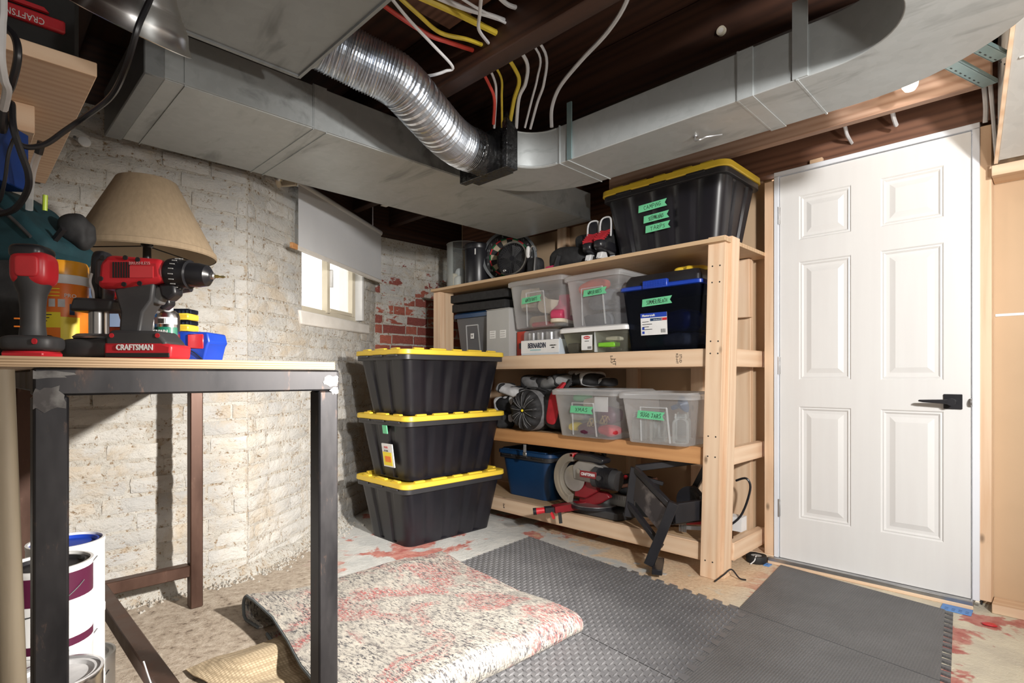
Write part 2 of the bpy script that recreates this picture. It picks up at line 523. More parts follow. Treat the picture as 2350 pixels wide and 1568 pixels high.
class MB:
    def __init__(self):
        self.v = []; self.f = []

    def add(self, vs, fs, mat=None):
        b = len(self.v)
        for p in vs:
            p = Vector(p)
            self.v.append(mat @ p if mat is not None else p)
        for f in fs:
            self.f.append([b + i for i in f])
        return self

    def box(self, x0, y0, z0, x1, y1, z1, mat=None):
        x0, x1 = min(x0, x1), max(x0, x1); y0, y1 = min(y0, y1), max(y0, y1); z0, z1 = min(z0, z1), max(z0, z1)
        vs = [(x0, y0, z0), (x1, y0, z0), (x1, y1, z0), (x0, y1, z0), (x0, y0, z1), (x1, y0, z1), (x1, y1, z1), (x0, y1, z1)]
        fs = [(0, 3, 2, 1), (4, 5, 6, 7), (0, 1, 5, 4), (1, 2, 6, 5), (2, 3, 7, 6), (3, 0, 4, 7)]
        return self.add(vs, fs, mat)

    def bar(self, a, b, w, h, up=(0, 0, 1)):
        """square bar from a to b"""
        a = Vector(a); b = Vector(b)
        d = (b - a)
        L = d.length
        d.normalize()
        u = Vector(up)
        s = d.cross(u)
        if s.length < 1e-4:
            s = d.cross(Vector((1, 0, 0)))
        s.normalize()
        u = s.cross(d).normalized()
        m = Matrix((( d.x, s.x, u.x, a.x), (d.y, s.y, u.y, a.y), (d.z, s.z, u.z, a.z), (0, 0, 0, 1)))
        return self.box(0, -w / 2, -h / 2, L, w / 2, h / 2, m)

    def loft(self, rings, cap0=True, cap1=True, closed=True):
        b = len(self.v)
        n = len(rings[0])
        for r in rings:
            self.v.extend(Vector(p) for p in r)
        for i in range(len(rings) - 1):
            for j in range(n if closed else n - 1):
                a = b + i * n + j; c = b + i * n + (j + 1) % n
                self.f.append([a, c, c + n, a + n])
        if cap0: self.f.append([b + j for j in range(n)][::-1])
        if cap1: self.f.append([b + (len(rings) - 1) * n + j for j in range(n)])
        return self

    def lathe(self, prof, n=24, mat=None, cap0=True, cap1=True):
        rings = []
        for r, z in prof:
            rings.append([Vector((r * cos(2 * pi * j / n), r * sin(2 * pi * j / n), z)) for j in range(n)])
        if mat is not None:
            rings = [[mat @ p for p in r] for r in rings]
        return self.loft(rings, cap0, cap1)

    def cyl(self, a, b, r, r2=None, n=16):
        a = Vector(a); b = Vector(b)
        q = (b - a).to_track_quat('Z', 'Y').to_matrix().to_4x4()
        return self.lathe([(r, 0), (r if r2 is None else r2, (b - a).length)], n, Matrix.Translation(a) @ q)

    def tube(self, pts, r, n=8, caps=True):
        pts = [Vector(p) for p in pts]
        rr = r if isinstance(r, (list, tuple)) else [r] * len(pts)
        t = (pts[1] - pts[0]).normalized()
        u = t.cross(Vector((0, 0, 1)))
        if u.length < 1e-3: u = t.cross(Vector((1, 0, 0)))
        u.normalize()
        rings = []
        for i, p in enumerate(pts):
            t = (pts[min(i + 1, len(pts) - 1)] - pts[max(i - 1, 0)])
            if t.length < 1e-9: t = Vector((0, 0, 1))
            t.normalize()
            u = (u - t * u.dot(t))
            if u.length < 1e-6: u = t.orthogonal()
            u.normalize()
            w = t.cross(u)
            rings.append([p + (u * cos(2 * pi * j / n) + w * sin(2 * pi * j / n)) * rr[i] for j in range(n)])
        return self.loft(rings, caps, caps)

    def prism(self, poly, h0, h1, mat=None):
        """poly in local XZ plane, extruded along Y from h0 to h1"""
        n = len(poly)
        area = sum(poly[i][0] * poly[(i + 1) % n][1] - poly[(i + 1) % n][0] * poly[i][1] for i in range(n))
        if area < 0: poly = poly[::-1]
        vs = [(x, h0, z) for x, z in poly] + [(x, h1, z) for x, z in poly]
        fs = [list(range(n)), list(range(n, 2 * n))[::-1]]
        for i in range(n):
            j = (i + 1) % n
            fs.append([j, i, n + i, n + j])
        return self.add(vs, fs, mat)

    def plate(self, poly, z0, z1, mat=None):
        """poly in local XY plane, extruded along Z"""
        n = len(poly)
        area = sum(poly[i][0] * poly[(i + 1) % n][1] - poly[(i + 1) % n][0] * poly[i][1] for i in range(n))
        if area < 0: poly = poly[::-1]
        vs = [(x, y, z0) for x, y in poly] + [(x, y, z1) for x, y in poly]
        fs = [list(range(n))[::-1], list(range(n, 2 * n))]
        for i in range(n):
            j = (i + 1) % n
            fs.append([i, j, n + j, n + i])
        return self.add(vs, fs, mat)

    def sph(self, c, r, n=12, m=8, mat=None):
        rx, ry, rz = r if isinstance(r, (tuple, list)) else (r, r, r)
        prof = []
        rings = []
        for i in range(1, m):
            a = -pi / 2 + pi * i / m
            rings.append([Vector((c[0] + rx * cos(a) * cos(2 * pi * j / n), c[1] + ry * cos(a) * sin(2 * pi * j / n), c[2] + rz * sin(a))) for j in range(n)])
        if mat is not None:
            rings = [[mat @ p for p in r_] for r_ in rings]
        return self.loft(rings)

    def mesh(self, name, mat=None, sharp=35):
        me = bpy.data.meshes.new(name)
        me.from_pydata([tuple(p) for p in self.v], [], self.f)
        me.update()
        if mat is not None: me.materials.append(mat)
        if sharp is not None and len(me.polygons):
            for p in me.polygons: p.use_smooth = True
            me.set_sharp_from_angle(angle=R(sharp))
        return me

    def build(self, name, mat, parent=None, loc=None, rot=None, bevel=0.0, seg=2, sharp=35, kind=None, label=None):
        o = bpy.data.objects.new(name, self.mesh(name, mat, sharp))
        COL.objects.link(o)
        if parent is not None: o.parent = parent
        if loc is not None: o.location = loc
        if rot is not None: o.rotation_euler = rot
        if bevel:
            b = o.modifiers.new('bevel', 'BEVEL')
            b.width = bevel; b.segments = seg; b.limit_method = 'ANGLE'; b.angle_limit = R(40)
        if kind: o['kind'] = kind
        if label: o['label'] = label
        return o


def BX(name, mat, parent, a, b, bevel=0.002, **kw):
    """box part with its own origin at its centre so the grain differs piece by piece"""
    c = [(a[i] + b[i]) / 2 for i in range(3)]
    h = [abs(b[i] - a[i]) / 2 for i in range(3)]
    return MB().box(-h[0], -h[1], -h[2], h[0], h[1], h[2]).build(name, mat, parent, loc=c, bevel=bevel, seg=1, **kw)


def text(body, size, mat, parent, loc, rot=(R(90), 0, 0), name='lettering', align='CENTER', ext=0.0006, sx=1.0, bold=0.0):
    cu = bpy.data.curves.new('txt', 'FONT')
    cu.body = body
    cu.size = size
    cu.align_x = align
    cu.align_y = 'CENTER'
    cu.extrude = ext
    cu.offset = bold
    cu.resolution_u = 2
    o = bpy.data.objects.new('txt', cu)
    COL.objects.link(o)
    dg = bpy.context.evaluated_depsgraph_get()
    me = bpy.data.meshes.new_from_object(o.evaluated_get(dg))
    bpy.data.objects.remove(o)
    me.materials.clear()
    me.materials.append(mat)
    t = bpy.data.objects.new(name, me)
    COL.objects.link(t)
    t.parent = parent
    t.location = loc
    t.rotation_euler = rot
    t.scale = (sx, 1, 1)
    return t


STROKES = {
    'A': [[(0, 0), (.38, 1), (.75, 0)], [(.15, .4), (.62, .36)]], 'B': [[(0, 0), (.02, 1), (.5, .85), (.45, .6), (.05, .52), (.6, .35), (.5, .05), (0, 0)]],
    'C': [[(.65, .85), (.3, 1), (0, .55), (.1, .1), (.6, .08)]], 'E': [[(.6, 1), (.02, .95), (0, 0), (.6, .05)], [(0, .5), (.5, .52)]],
    'G': [[(.65, .85), (.3, 1), (0, .5), (.2, 0), (.65, .15), (.65, .45), (.35, .45)]], 'H': [[(0, 0), (.02, 1)], [(.6, 0), (.6, 1)], [(0, .5), (.6, .5)]],
    'I': [[(.1, 0), (.12, 1)]], 'J': [[(.5, 1), (.5, .2), (.3, 0), (.05, .2)], [(.2, 1), (.75, 1)]], 'L': [[(.02, 1), (0, 0), (.55, .03)]],
    'M': [[(0, 0), (.1, 1), (.38, .35), (.68, 1), (.75, 0)]], 'N': [[(0, 0), (.05, 1), (.58, .05), (.62, 1)]],
    'O': [[(.35, 1), (.02, .6), (.15, .05), (.5, .02), (.65, .5), (.35, 1)]], 'P': [[(0, 0), (.03, 1), (.55, .85), (.5, .5), (.03, .45)]],
    'R': [[(0, 0), (.03, 1), (.55, .82), (.45, .52), (.05, .48), (.62, 0)]], 'S': [[(.6, .88), (.3, 1), (.05, .75), (.5, .45), (.5, .1), (.0, .05)]],
    'T': [[(0, 1), (.7, .97)], [(.36, .97), (.33, 0)]], 'U': [[(0, 1), (.03, .2), (.3, 0), (.58, .2), (.6, 1)]],
    'W': [[(0, 1), (.15, 0), (.38, .6), (.6, 0), (.78, 1)]], 'X': [[(0, 1), (.6, 0)], [(.6, 1), (0, 0)]], '/': [[(0, -.1), (.45, 1.1)]],
    '1': [[(.05, .8), (.25, 1), (.25, 0)]], '5': [[(.55, 1), (.1, 1), (.05, .55), (.45, .55), (.55, .2), (.3, 0), (0, .1)]], '2': [[(.05, .8), (.3, 1), (.55, .75), (0, 0), (.6, .02)]],
}


def handwriting(s, width, height, parent, loc, rot=(R(90), 0, 0), seed=1, r=None, mat=None):
    rnd = random.Random(seed)
    mb = MB()
    x = 0
    segs = []
    for ch in s:
        if ch == ' ':
            x += 0.5; continue
        dy = rnd.uniform(-.08, .08); sc = rnd.uniform(.85, 1.1); sl = rnd.uniform(.0, .15)
        w = 0
        for st in STROKES[ch]:
            segs.append([(x + px + sl * py, dy + py * sc) for px, py in st])
            w = max(w, max(px for px, _ in st))
        x += w + 0.28
    tw = x - 0.28
    r = r or height * 0.055
    for st in segs:
        pts = [((px / tw - .5) * width, (py - .5) * height, 0) for px, py in st]
        for a, b in zip(pts, pts[1:]):
            a, b = Vector(a), Vector(b)
            d = (b - a)
            if d.length < 1e-6: continue
            d.normalize()
            q = Vector((-d.y, d.x, 0)) * r
            e = d * r * .6
            mb.add([a - e - q, b + e - q, b + e + q, a - e + q], [(0, 1, 2, 3)])
    return mb.build('handwriting', mat or M_ink, parent, loc=loc, rot=rot, sharp=None)


def tape_label(parent, words, x, y, z, w, h, tilt=0.0, seed=1, wr=0.7):
    """green painter's tape on a front that faces -Y"""
    k = 0.006
    mb = MB().prism([(-w / 2 - k, -h / 2), (w / 2 + k, -h / 2), (w / 2 - k, 0), (w / 2 + k * 1.4, h / 2), (-w / 2, h / 2)], -0.0006, 0.0)
    t = mb.build('tape_label', M_green, parent, loc=(x, y, z), rot=(0, tilt, 0), sharp=None, label='green masking tape label')
    handwriting(words, w * wr, h * 0.55, t, (0, -0.0009, 0), seed=seed)
    return t


def superblob(mb, dims, e=0.45, amp=0.0, freq=6.0, seed=0, n=28, m=16, mat=None):
    """rounded box / cushion with lumps"""
    def sp(c, p): return math.copysign(abs(c) ** p, c)
    rings = []
    for i in range(m + 1):
        a = -pi / 2 + pi * i / m
        a = max(min(a, pi / 2 - .02), -pi / 2 + .02)
        ring = []
        for j in range(n):
            bt = 2 * pi * j / n
            p = Vector((dims[0] / 2 * sp(cos(a), e) * sp(cos(bt), e), dims[1] / 2 * sp(cos(a), e) * sp(sin(bt), e), dims[2] / 2 * sp(sin(a), e)))
            if amp:
                d = mnoise.noise(p * freq + Vector((seed * 7.3, seed * 3.1, seed)))
                p = p + p.normalized() * amp * d
            ring.append(mat @ p if mat is not None else p)
        rings.append(ring)
    return mb.loft(rings)


# ------------------------------------------------------------------ the setting: floor
def struct(o):
    o['kind'] = 'structure'
    return o


fl = MB().box(-4.6, -2.6, -0.12, 3.0, 3.6, 0.0).build('floor', M_floor, sharp=None)
struct(fl)

# ------------------------------------------------------------------ brick walls, every brick a piece
rb = random.Random(11)


def brick_mesh(i, mat):
    nx, nz = 5, 3
    L, H, D = 0.2, 0.064, 0.03
    r = random.Random(100 + i)
    fr = []
    for b in range(nz + 1):
        for a in range(nx + 1):
            x = -L / 2 + L * a / nx
            z = -H / 2 + H * b / nz
            edge = (a in (0, nx)) or (b in (0, nz))
            y = -D + (0.005 if edge else 0) + r.uniform(-.002, .002)
            if edge:
                x += r.uniform(-.0025, .0025); z += r.uniform(-.0025, .0025)
            fr.append((x, y, z))
    fs = []
    for b in range(nz):
        for a in range(nx):
            k = b * (nx + 1) + a
            fs.append((k, k + 1, k + nx + 2, k + nx + 1))
    bd = [a for a in range(nx)] + [nx + b * (nx + 1) for b in range(nz)] + [nz * (nx + 1) + nx - a for a in range(nx)] + [(nz - b) * (nx + 1) for b in range(nz)]
    vs = list(fr)
    base = len(vs)
    for k in bd:
        p = fr[k]
        vs.append((p[0] * 1.0, 0.0, p[2] * 1.0))
    for k in range(len(bd)):
        j = (k + 1) % len(bd)
        fs.append((bd[j], bd[k], base + k, base + j))
    me = bpy.data.meshes.new('brick')
    me.from_pydata(vs, [], fs)
    me.materials.append(mat)
    for p in me.polygons: p.use_smooth = True
    me.set_sharp_from_angle(angle=R(55))
    return me


BR_W = [brick_mesh(i, M_brick) for i in range(10)]
BR_R = [brick_mesh(i + 20, M_redbrick) for i in range(10)]


def brick_wall(name, P, Q, top, hole=None, meshes=BR_W, zmin=0.0, proud=0.0075, slab_from=0.0):
    P = Vector(P); Q = Vector(Q)
    d = Q - P
    L = d.length
    ang = math.atan2(d.y, d.x)
    # local x along the wall, local -y towards the room
    mb = MB()
    if hole:
        h0, h1, g0, g1 = hole
        mb.box(0, 0, 0, L, .2, g0); mb.box(0, 0, g1, L, .2, top)
        mb.box(0, 0, g0, h0, .2, g1); mb.box(h1, 0, g0, L, .2, g1)
    else:
        mb.box(0, 0, 0, L, .2, top)
    w = mb.build(name, M_mortar, loc=(P.x, P.y, 0), rot=(0, 0, ang), sharp=None)
    struct(w)
    ch = 0.0785
    row = 0
    z = zmin + 0.042
    while z < top - 0.02:
        x = -0.05 - (0.1 if row % 2 else 0.0) + rb.uniform(-.02, .02)
        while x < L:
            ln = 0.1 if rb.random() < 0.14 else 0.2 + rb.uniform(-.012, .012)
            a, b2 = max(x, 0.004), min(x + ln, L - 0.004)
            cuts = [(a, b2)]
            if hole and z + .035 > hole[2] - 0.06 and z - .035 < hole[3] + 0.01:
                cuts = [(a, min(b2, hole[0] - .015)), (max(a, hole[1] + .015), b2)]
            for (s, e) in cuts:
                if e - s > 0.035:
                    o = bpy.data.objects.new('brick', rb.choice(meshes))
                    o.parent = w
                    pr = proud + rb.uniform(-.004, .004)
                    o.location = ((s + e) / 2, 0.030 - pr, z + rb.uniform(-.003, .003))
                    o.scale = ((e - s) / 0.2, 1, 1)
                    o.rotation_euler = (rb.uniform(-.02, .02), rb.uniform(-.012, .012), rb.uniform(-.012, .012))
                    COL.objects.link(o)
            x += ln + 0.012
        z += ch
        row += 1
    return w


PA, PB, PC = (-2.93, 1.05), (-3.79, 2.31), (-3.79, 3.3)
WL = math.hypot(PB[0] - PA[0], PB[1] - PA[1])
UB = ((PB[0] - PA[0]) / WL, (PB[1] - PA[1]) / WL)
NB = (UB[1], -UB[0])                                  # towards the room
W0, W1, WZ0, WZ1 = 0.50, 1.34, 1.395, 2.02            # window opening along the slanted wall
wallA = brick_wall('wall_left', (-2.93, -0.45), PA, 2.16)
wallB = brick_wall('wall_window', PA, PB, 2.12, hole=(W0, W1, WZ0, WZ1))
wallC = brick_wall('wall_corner', PB, PC, 2.10, meshes=BR_R, zmin=0.55, proud=0.009)
for w, L in ((wallA, 1.5), (wallB, WL), (wallC, .99)):
    MB().box(0, .02, 2.09, L, .2, 2.46).build('rim_board', darkw, w, sharp=None)

# loose rubble lying at the foot of the wall
mb = MB()
rr_ = random.Random(5)
for i in range(900):
    if rr_.random() < .45:
        y = rr_.uniform(0.1, 1.05); x = -2.93 + abs(rr_.gauss(0, .05)) + .02
    else:
        s = rr_.uniform(0, 1.0); dd = abs(rr_.gauss(0, .06)) + .03
        x = PA[0] + UB[0] * s + NB[0] * dd; y = PA[1] + UB[1] * s + NB[1] * dd
    s = rr_.uniform(.003, .013)
    v = [Vector((rr_.uniform(-1, 1), rr_.uniform(-1, 1), rr_.uniform(-.2, .9))) * s for _ in range(4)]
    b0 = Vector((x, y, s * .3))
    mb.add([b0 + Vector((-s, -s, -s * .5)), b0 + Vector((s, -s * .7, -s * .5)), b0 + Vector((s * .1, s, -s * .5)), b0 + v[0] * .5 + Vector((0, 0, s * .6))], [(0, 2, 1), (0, 1, 3), (1, 2, 3), (2, 0, 3)])
o = mb.build('mortar_rubble', M_mortar, sharp=None)
tag(o, 'crumbled mortar and grit along the foot of the brick wall', 'rubble', kind='stuff')

# crust of old render left where wall meets floor
mb = MB()
pts = [(-2.93, y) for y in [0.0, .15, .3, .45, .6, .75, .9]] + [(PA[0] + UB[0] * s, PA[1] + UB[1] * s) for s in (0, .12, .25, .4, .55, .7, .85, 1.0)]
rings = []
for i, (x, y) in enumerate(pts):
    n = Vector((1, 0, 0)) if i < 7 else Vector((NB[0], NB[1], 0))
    k = .035 + .03 * mnoise.noise(Vector((x * 5, y * 5, 1)))
    h = .05 + .035 * mnoise.noise(Vector((x * 7, y * 7, 4)))
    p = Vector((x, y, 0))
    rings.append([p - n * .03 + Vector((0, 0, -.01)), p + n * (k + .03) + Vector((0, 0, -.01)), p + n * k + Vector((0, 0, h * .5)), p + n * .012 + Vector((0, 0, h)), p - n * .03 + Vector((0, 0, h))])
mb.loft(rings)
struct(mb.build('trim_1', M_mortar, sharp=60))

# ------------------------------------------------------------------ window in the slanted wall
win = bpy.data.objects.new('window_1', None)
win.location = (PA[0], PA[1], 0)
win.rotation_euler = (0, 0, math.atan2(UB[1], UB[0]))
COL.objects.link(win)
struct(win)
def wbox(name, m, x0, x1, y0, y1, z0, z1, bevel=.003): return BX(name, m, win, (x0, y0, z0), (x1, y1, z1), bevel)
fy0, fy1 = 0.055, 0.115
wbox('frame_rail', M_ledge, W0, W1, fy0, fy1, WZ0, WZ0 + .045)
wbox('frame_rail', M_ledge, W0, W1, fy0, fy1, WZ1 - .045, WZ1)
wbox('frame_stile', M_ledge, W0, W0 + .022, fy0, fy1, WZ0 + .045, WZ1 - .045)
wbox('frame_stile', M_ledge, W1 - .075, W1 - .03, fy0, fy1, WZ0 + .045, WZ1 - .045)
wbox('reveal', M_white, W1 - .03, W1, 0.0, fy1, WZ0 + .02, WZ1)
wbox('sash_stile', M_ledge, .880, .918, fy0 - .012, fy0 + .03, WZ0 + .03, WZ1 - .045)
wbox('sash_stile', M_ledge, .922, .955, fy0 + .03, fy0 + .055, WZ0 + .03, WZ1 - .045)
wbox('sash_rail', M_ledge, .955, W1 - .075, fy0 + .005, fy0 + .03, WZ0 + .045, WZ0 + .07)
wbox('sash_latch', M_white, .905, .93, fy0 - .03, fy0 - .012, 1.60, 1.72)
for x0, x1 in ((W0 + .022, .88), (.955, W1 - .075)):
    wbox('pane', M_pane, x0, x1, .084, .088, WZ0 + .045, WZ1 - .045, 0)
MB().prism([(W0 - .05, 0), (W1 + .05, 0), (W1 + .06, -.075), (W0 - .03, -.085)], -.02, .055).build('window_sill', M_sill, win, loc=(0, 0, WZ0), bevel=.01)

# roller blind half drawn, hanging in front of the window head
bl = thing('roller_blind', 'off-white roller blind pulled halfway down over the basement window', 'blind', (PA[0], PA[1], 0), math.atan2(UB[1], UB[0]))
B0, B1 = 0.325, 1.475
mb = MB()
mb.box(B0 + .02, -.075, 1.735, B1, -.0735, 2.10)
mb.build('fabric', M_blind, bl, sharp=None)
MB().cyl((B0 - .01, -.062, 2.105), (B1 + .012, -.062, 2.105), .021, n=18).build('roller', M_blind, bl)
MB().cyl((B0 - .03, -.062, 2.105), (B0 - .01, -.062, 2.105), .012, n=10).build('pin', M_dgrey, bl)
BX('hem_bar', M_sill, bl, (B0 - .02, -.081, 1.715), (B1 + .005, -.068, 1.742), .003)
BX('hem_bar_end', fir, bl, (B0 - .055, -.084, 1.714), (B0 + .0, -.066, 1.745), .002)
BX('bracket', M_ledge, bl, (B0 - .05, -.10, 2.06), (B0 - .03, 0.0, 2.14), .004)

# paint-caked hook and eye on the left wall, and the bundle at the blind's end
o = thing('wall_hook', 'small painted screw hook with a round white cap high on the brick wall', 'hook', (-2.925, .372, 1.985))
MB().cyl((0.0, 0, 0), (.05, -.02, 0), .006, n=8).build('shank', M_steelb, o)
MB().lathe([(.018, 0), (.022, .004), (.022, .010), (.016, .012)], 18, Matrix.Translation((.045, .012, -.012)) @ Matrix.Rotation(R(75), 4, 'Y')).build('cap', M_white, o)
o = thing('pipe_clamp', 'cream painted pipe stub and clamp beside the roller blind end', 'clamp', (PA[0] + UB[0] * .27, PA[1] + UB[1] * .27, 2.08))
MB().tube(smooth_path([(0, 0, -.02), (.03, -.02, 0), (.06, -.01, .03), (.05, .02, .07)]), .016, 10).build('pipe_stub', M_ledge, o)
MB().lathe([(.018, -.008), (.024, -.008), (.024, .008), (.018, .008)], 14, Matrix.Translation((.04, -.015, .012)) @ Matrix.Rotation(R(50), 4, 'Y')).build('collar', M_steelb, o)

# ------------------------------------------------------------------ back wall with the door
wb_ = MB().box(-3.9, 3.21, 0, -1.14, 3.33, 2.46).box(-.253, 3.203, 0, 1.99, 3.33, 2.46).box(-1.14, 3.21, 2.097, -.25, 3.33, 2.46).build('wall_back', M_brownp, sharp=None)
struct(wb_)
def st(name, m, a, b): return BX(name, m, wb_, a, b, .002)
st('stud', pine[2], (-1.142, 3.105, 0.04), (-1.092, 3.20, 2.055))
st('stud', pine[2], (-.255, 3.105, 0.04), (-.205, 3.20, 2.075))
st('stud', pine[2], (-2.06, 3.165, 0.04), (-1.97, 3.208, 2.1))
st('stud', pine[2], (-1.60, 3.165, 0.04), (-1.52, 3.208, 2.1))
st('stud', pine[2], (-2.66, 3.165, 0.04), (-2.57, 3.208, 2.1))
st('sole_plate', pine[0], (-.204, 3.09, 0.0), (1.2, 3.202, 0.04))
st('sole_plate', pine[0], (-1.30, 3.10, 0.0), (-1.092, 3.21, 0.04))
st('blocking', pine[0], (-.203, 3.06, 1.84), (.5, 3.202, 1.885))
st('drywall_tape', M_white, (-.20, 3.2010, 1.262), (1.2, 3.2028, 1.274))
st('header_beam', darkw2, (-3.7, 3.125, 2.10), (1.5, 3.202, 2.42))
st('shim', pine[0], (-.915, 3.10, 2.087), (-.855, 3.124, 2.115))

# walls behind the photographer close the room
M_plast = pm('pale_plaster', (0.60, 0.58, 0.55), (0.66, 0.64, 0.60), 2, 0.8)
struct(MB().box(2.0, -1.9, 0, 2.15, 3.33, 2.46).build('wall_right', M_plast, sharp=None))
struct(MB().box(-3.1, -1.9, 0, 2.0, -1.75, 2.46).build('wall_front', M_plast, sharp=None))
struct(MB().box(-3.1, -1.75, 0, -2.93, -.45, 2.46).build('wall_left_rear', M_plast, sharp=None))

# ------------------------------------------------------------------ door_1
door = bpy.data.objects.new('door_1', None)
door.location = (-.668, 3.11, 0)
COL.objects.link(door)
struct(door)
DW, DZ0, DZ1 = 0.395, 0.036, 2.066


def door_leaf():
    xs = sorted({-DW, DW, -.30, -.062, .062, .30})
    zs = [DZ0, .26, .845, .985, 1.60, 1.715, 1.945, DZ1]
    mb = MB()
    pan = {(1, 1), (3, 1), (1, 3), (3, 3), (1, 5), (3, 5)}
    for i in range(len(xs) - 1):
        for k in range(len(zs) - 1):
            x0, x1, z0, z1 = xs[i], xs[i + 1], zs[k], zs[k + 1]
            if (i, k) in pan:
                steps = [(0, 0), (.006, .006), (.012, .004), (.020, .011), (.034, .011), (.058, .003)]
                rings = [[(x0 + d, y, z0 + d), (x1 - d, y, z0 + d), (x1 - d, y, z1 - d), (x0 + d, y, z1 - d)] for d, y in steps]
                b = len(mb.v)
                for r in rings: mb.v.extend(Vector(p) for p in r)
                for s in range(len(rings) - 1):
                    for j in range(4):
                        a = b + s * 4 + j; c = b + s * 4 + (j + 1) % 4
                        mb.f.append([a, c, c + 4, a + 4])
                e = b + (len(rings) - 1) * 4
                mb.f.append([e, e + 1, e + 2, e + 3])
            else:
                mb.add([(x0, 0, z0), (x1, 0, z0), (x1, 0, z1), (x0, 0, z1)], [(0, 1, 2, 3)])
    mb.add([(-DW, 0, DZ0), (DW, 0, DZ0), (DW, 0, DZ1), (-DW, 0, DZ1), (-DW, .04, DZ0), (DW, .04, DZ0), (DW, .04, DZ1), (-DW, .04, DZ1)],
           [(0, 4, 5, 1), (1, 5, 6, 2), (2, 6, 7, 3), (3, 7, 4, 0), (4, 7, 6, 5)])
    return mb.build('door_leaf', M_door, door, sharp=12)


leaf = door_leaf()
BX('jamb', M_jamb, door, (-DW - .027, -.012, .035), (-DW - .004, .095, 2.0695))
BX('jamb', M_jamb, door, (DW + .004, -.012, .035), (DW + .03, .095, 2.0695))
BX('jamb', M_jamb, door, (-DW - .027, -.012, 2.070), (DW + .03, .095, 2.094))
BX('weather_strip', M_blackm, door, (DW + .0305, -.004, .02), (DW + .0375, .09, 2.03))
BX('threshold', M_steelb, door, (-DW - .05, -.035, .012), (DW + .01, .09, .034))
BX('threshold_edge', pine[0], door, (-DW - .05, -.038, .0), (DW + .01, -.030, .016))
for z in (.30, 1.06, 1.86):
    h = BX('hinge', M_steelb, door, (-DW - .012, -.006, z - .045), (-DW + .003, 0.0, z + .045), .001)
    MB().cyl((-DW - .004, -.008, z - .047), (-DW - .004, -.008, z + .047), .0055, n=10).build('hinge_pin', M_steelb, h, loc=(-h.location.x, -h.location.y, -h.location.z))
hd = BX('door_handle', M_black, door, (.300, -.008, .857), (.366, 0, .923), .002, label='matte black square lever handle')
MB().cyl((0, 0, 0), (0, -.045, 0), .013, n=16).build('spindle', M_black, hd)
MB().prism([(.012, -.011), (.012, .012), (-.115, .007), (-.118, .0), (-.10, -.004)], -.060, -.044).build('lever', M_black, hd, bevel=.003)
MB().cyl((0, -.046, 0), (0, -.062, 0), .016, n=16).build('rose', M_black, hd)
MB().cyl((DW + .0, -.0125, .89), (DW + .006, -.0125, .89), .018, n=16).build('strike_lip', M_steelb, door)

# ------------------------------------------------------------------ ceiling: subfloor and old joists
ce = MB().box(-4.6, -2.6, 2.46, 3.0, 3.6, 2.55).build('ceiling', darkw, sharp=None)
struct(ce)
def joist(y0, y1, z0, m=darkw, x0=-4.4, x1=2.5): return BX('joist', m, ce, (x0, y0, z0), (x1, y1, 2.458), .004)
joist(.30, .36, 2.31)
joist(1.42, 1.50, 2.20)
joist(2.03, 2.09, 2.20)
joist(2.45, 2.50, 2.20, x0=-4.4, x1=2.5)
joist(2.88, 2.925, 2.165, litw, x0=-2.0, x1=-.19)
joist(-.30, -.24, 2.2)
joist(-.9, -.84, 2.2)
for x in (-2.6, -3.35):
    BX('bridging', darkw2, ce, (x, 1.505, 2.33), (x + .04, 2.025, 2.40), .003)
for x, y in ((-3.05, 2.10), (-2.75, 2.52)):
    BX('lath', M_sill, ce, (x - .32, y, 2.193), (x + .05, y + .045, 2.199), .001)
BX('patch_board', darkw2, ce, (-1.75, .95, 2.40), (-1.25, 1.41, 2.455), .003)

# ------------------------------------------------------------------ ducts
def cleats(parent, xs, fn):
    for x in xs: fn(x, parent)


d1 = thing('supply_duct', 'long grey rectangular sheet-metal duct running along the brick wall', 'duct')
mb = MB()
mb.box(-2.80, .50, 2.0, -2.14, 2.88, 2.178)
mb.build('duct_body', M_duct, d1, bevel=.003)
for y in (.56, 1.02, 1.075):
    MB().box(-2.805, y, 1.996, -2.136, y + .004, 2.182).build('slip_joint', M_duct, d1)
MB().box(-2.138, .5, 2.004, -2.134, 2.88, 2.009).build('seam', M_duct, d1)
MB().box(-2.138, 1.024, 2.0, -2.1335, 1.075, 2.18).build('drive_cleat', M_duct, d1)
BX('end_collar', M_ductd, d1, (-2.81, .44, 1.995), (-2.13, .50, 2.183), .004)

d0 = thing('return_plenum', 'wide dark sheet-metal plenum passing overhead above the flexible duct', 'duct')
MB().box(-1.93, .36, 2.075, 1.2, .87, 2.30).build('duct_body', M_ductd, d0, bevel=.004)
MB().box(-1.935, .865, 2.068, 1.2, .876, 2.082).build('flange', M_ductd, d0)
MB().box(-1.94, .36, 2.069, -1.925, .87, 2.08).build('end_flange', M_ductd, d0)

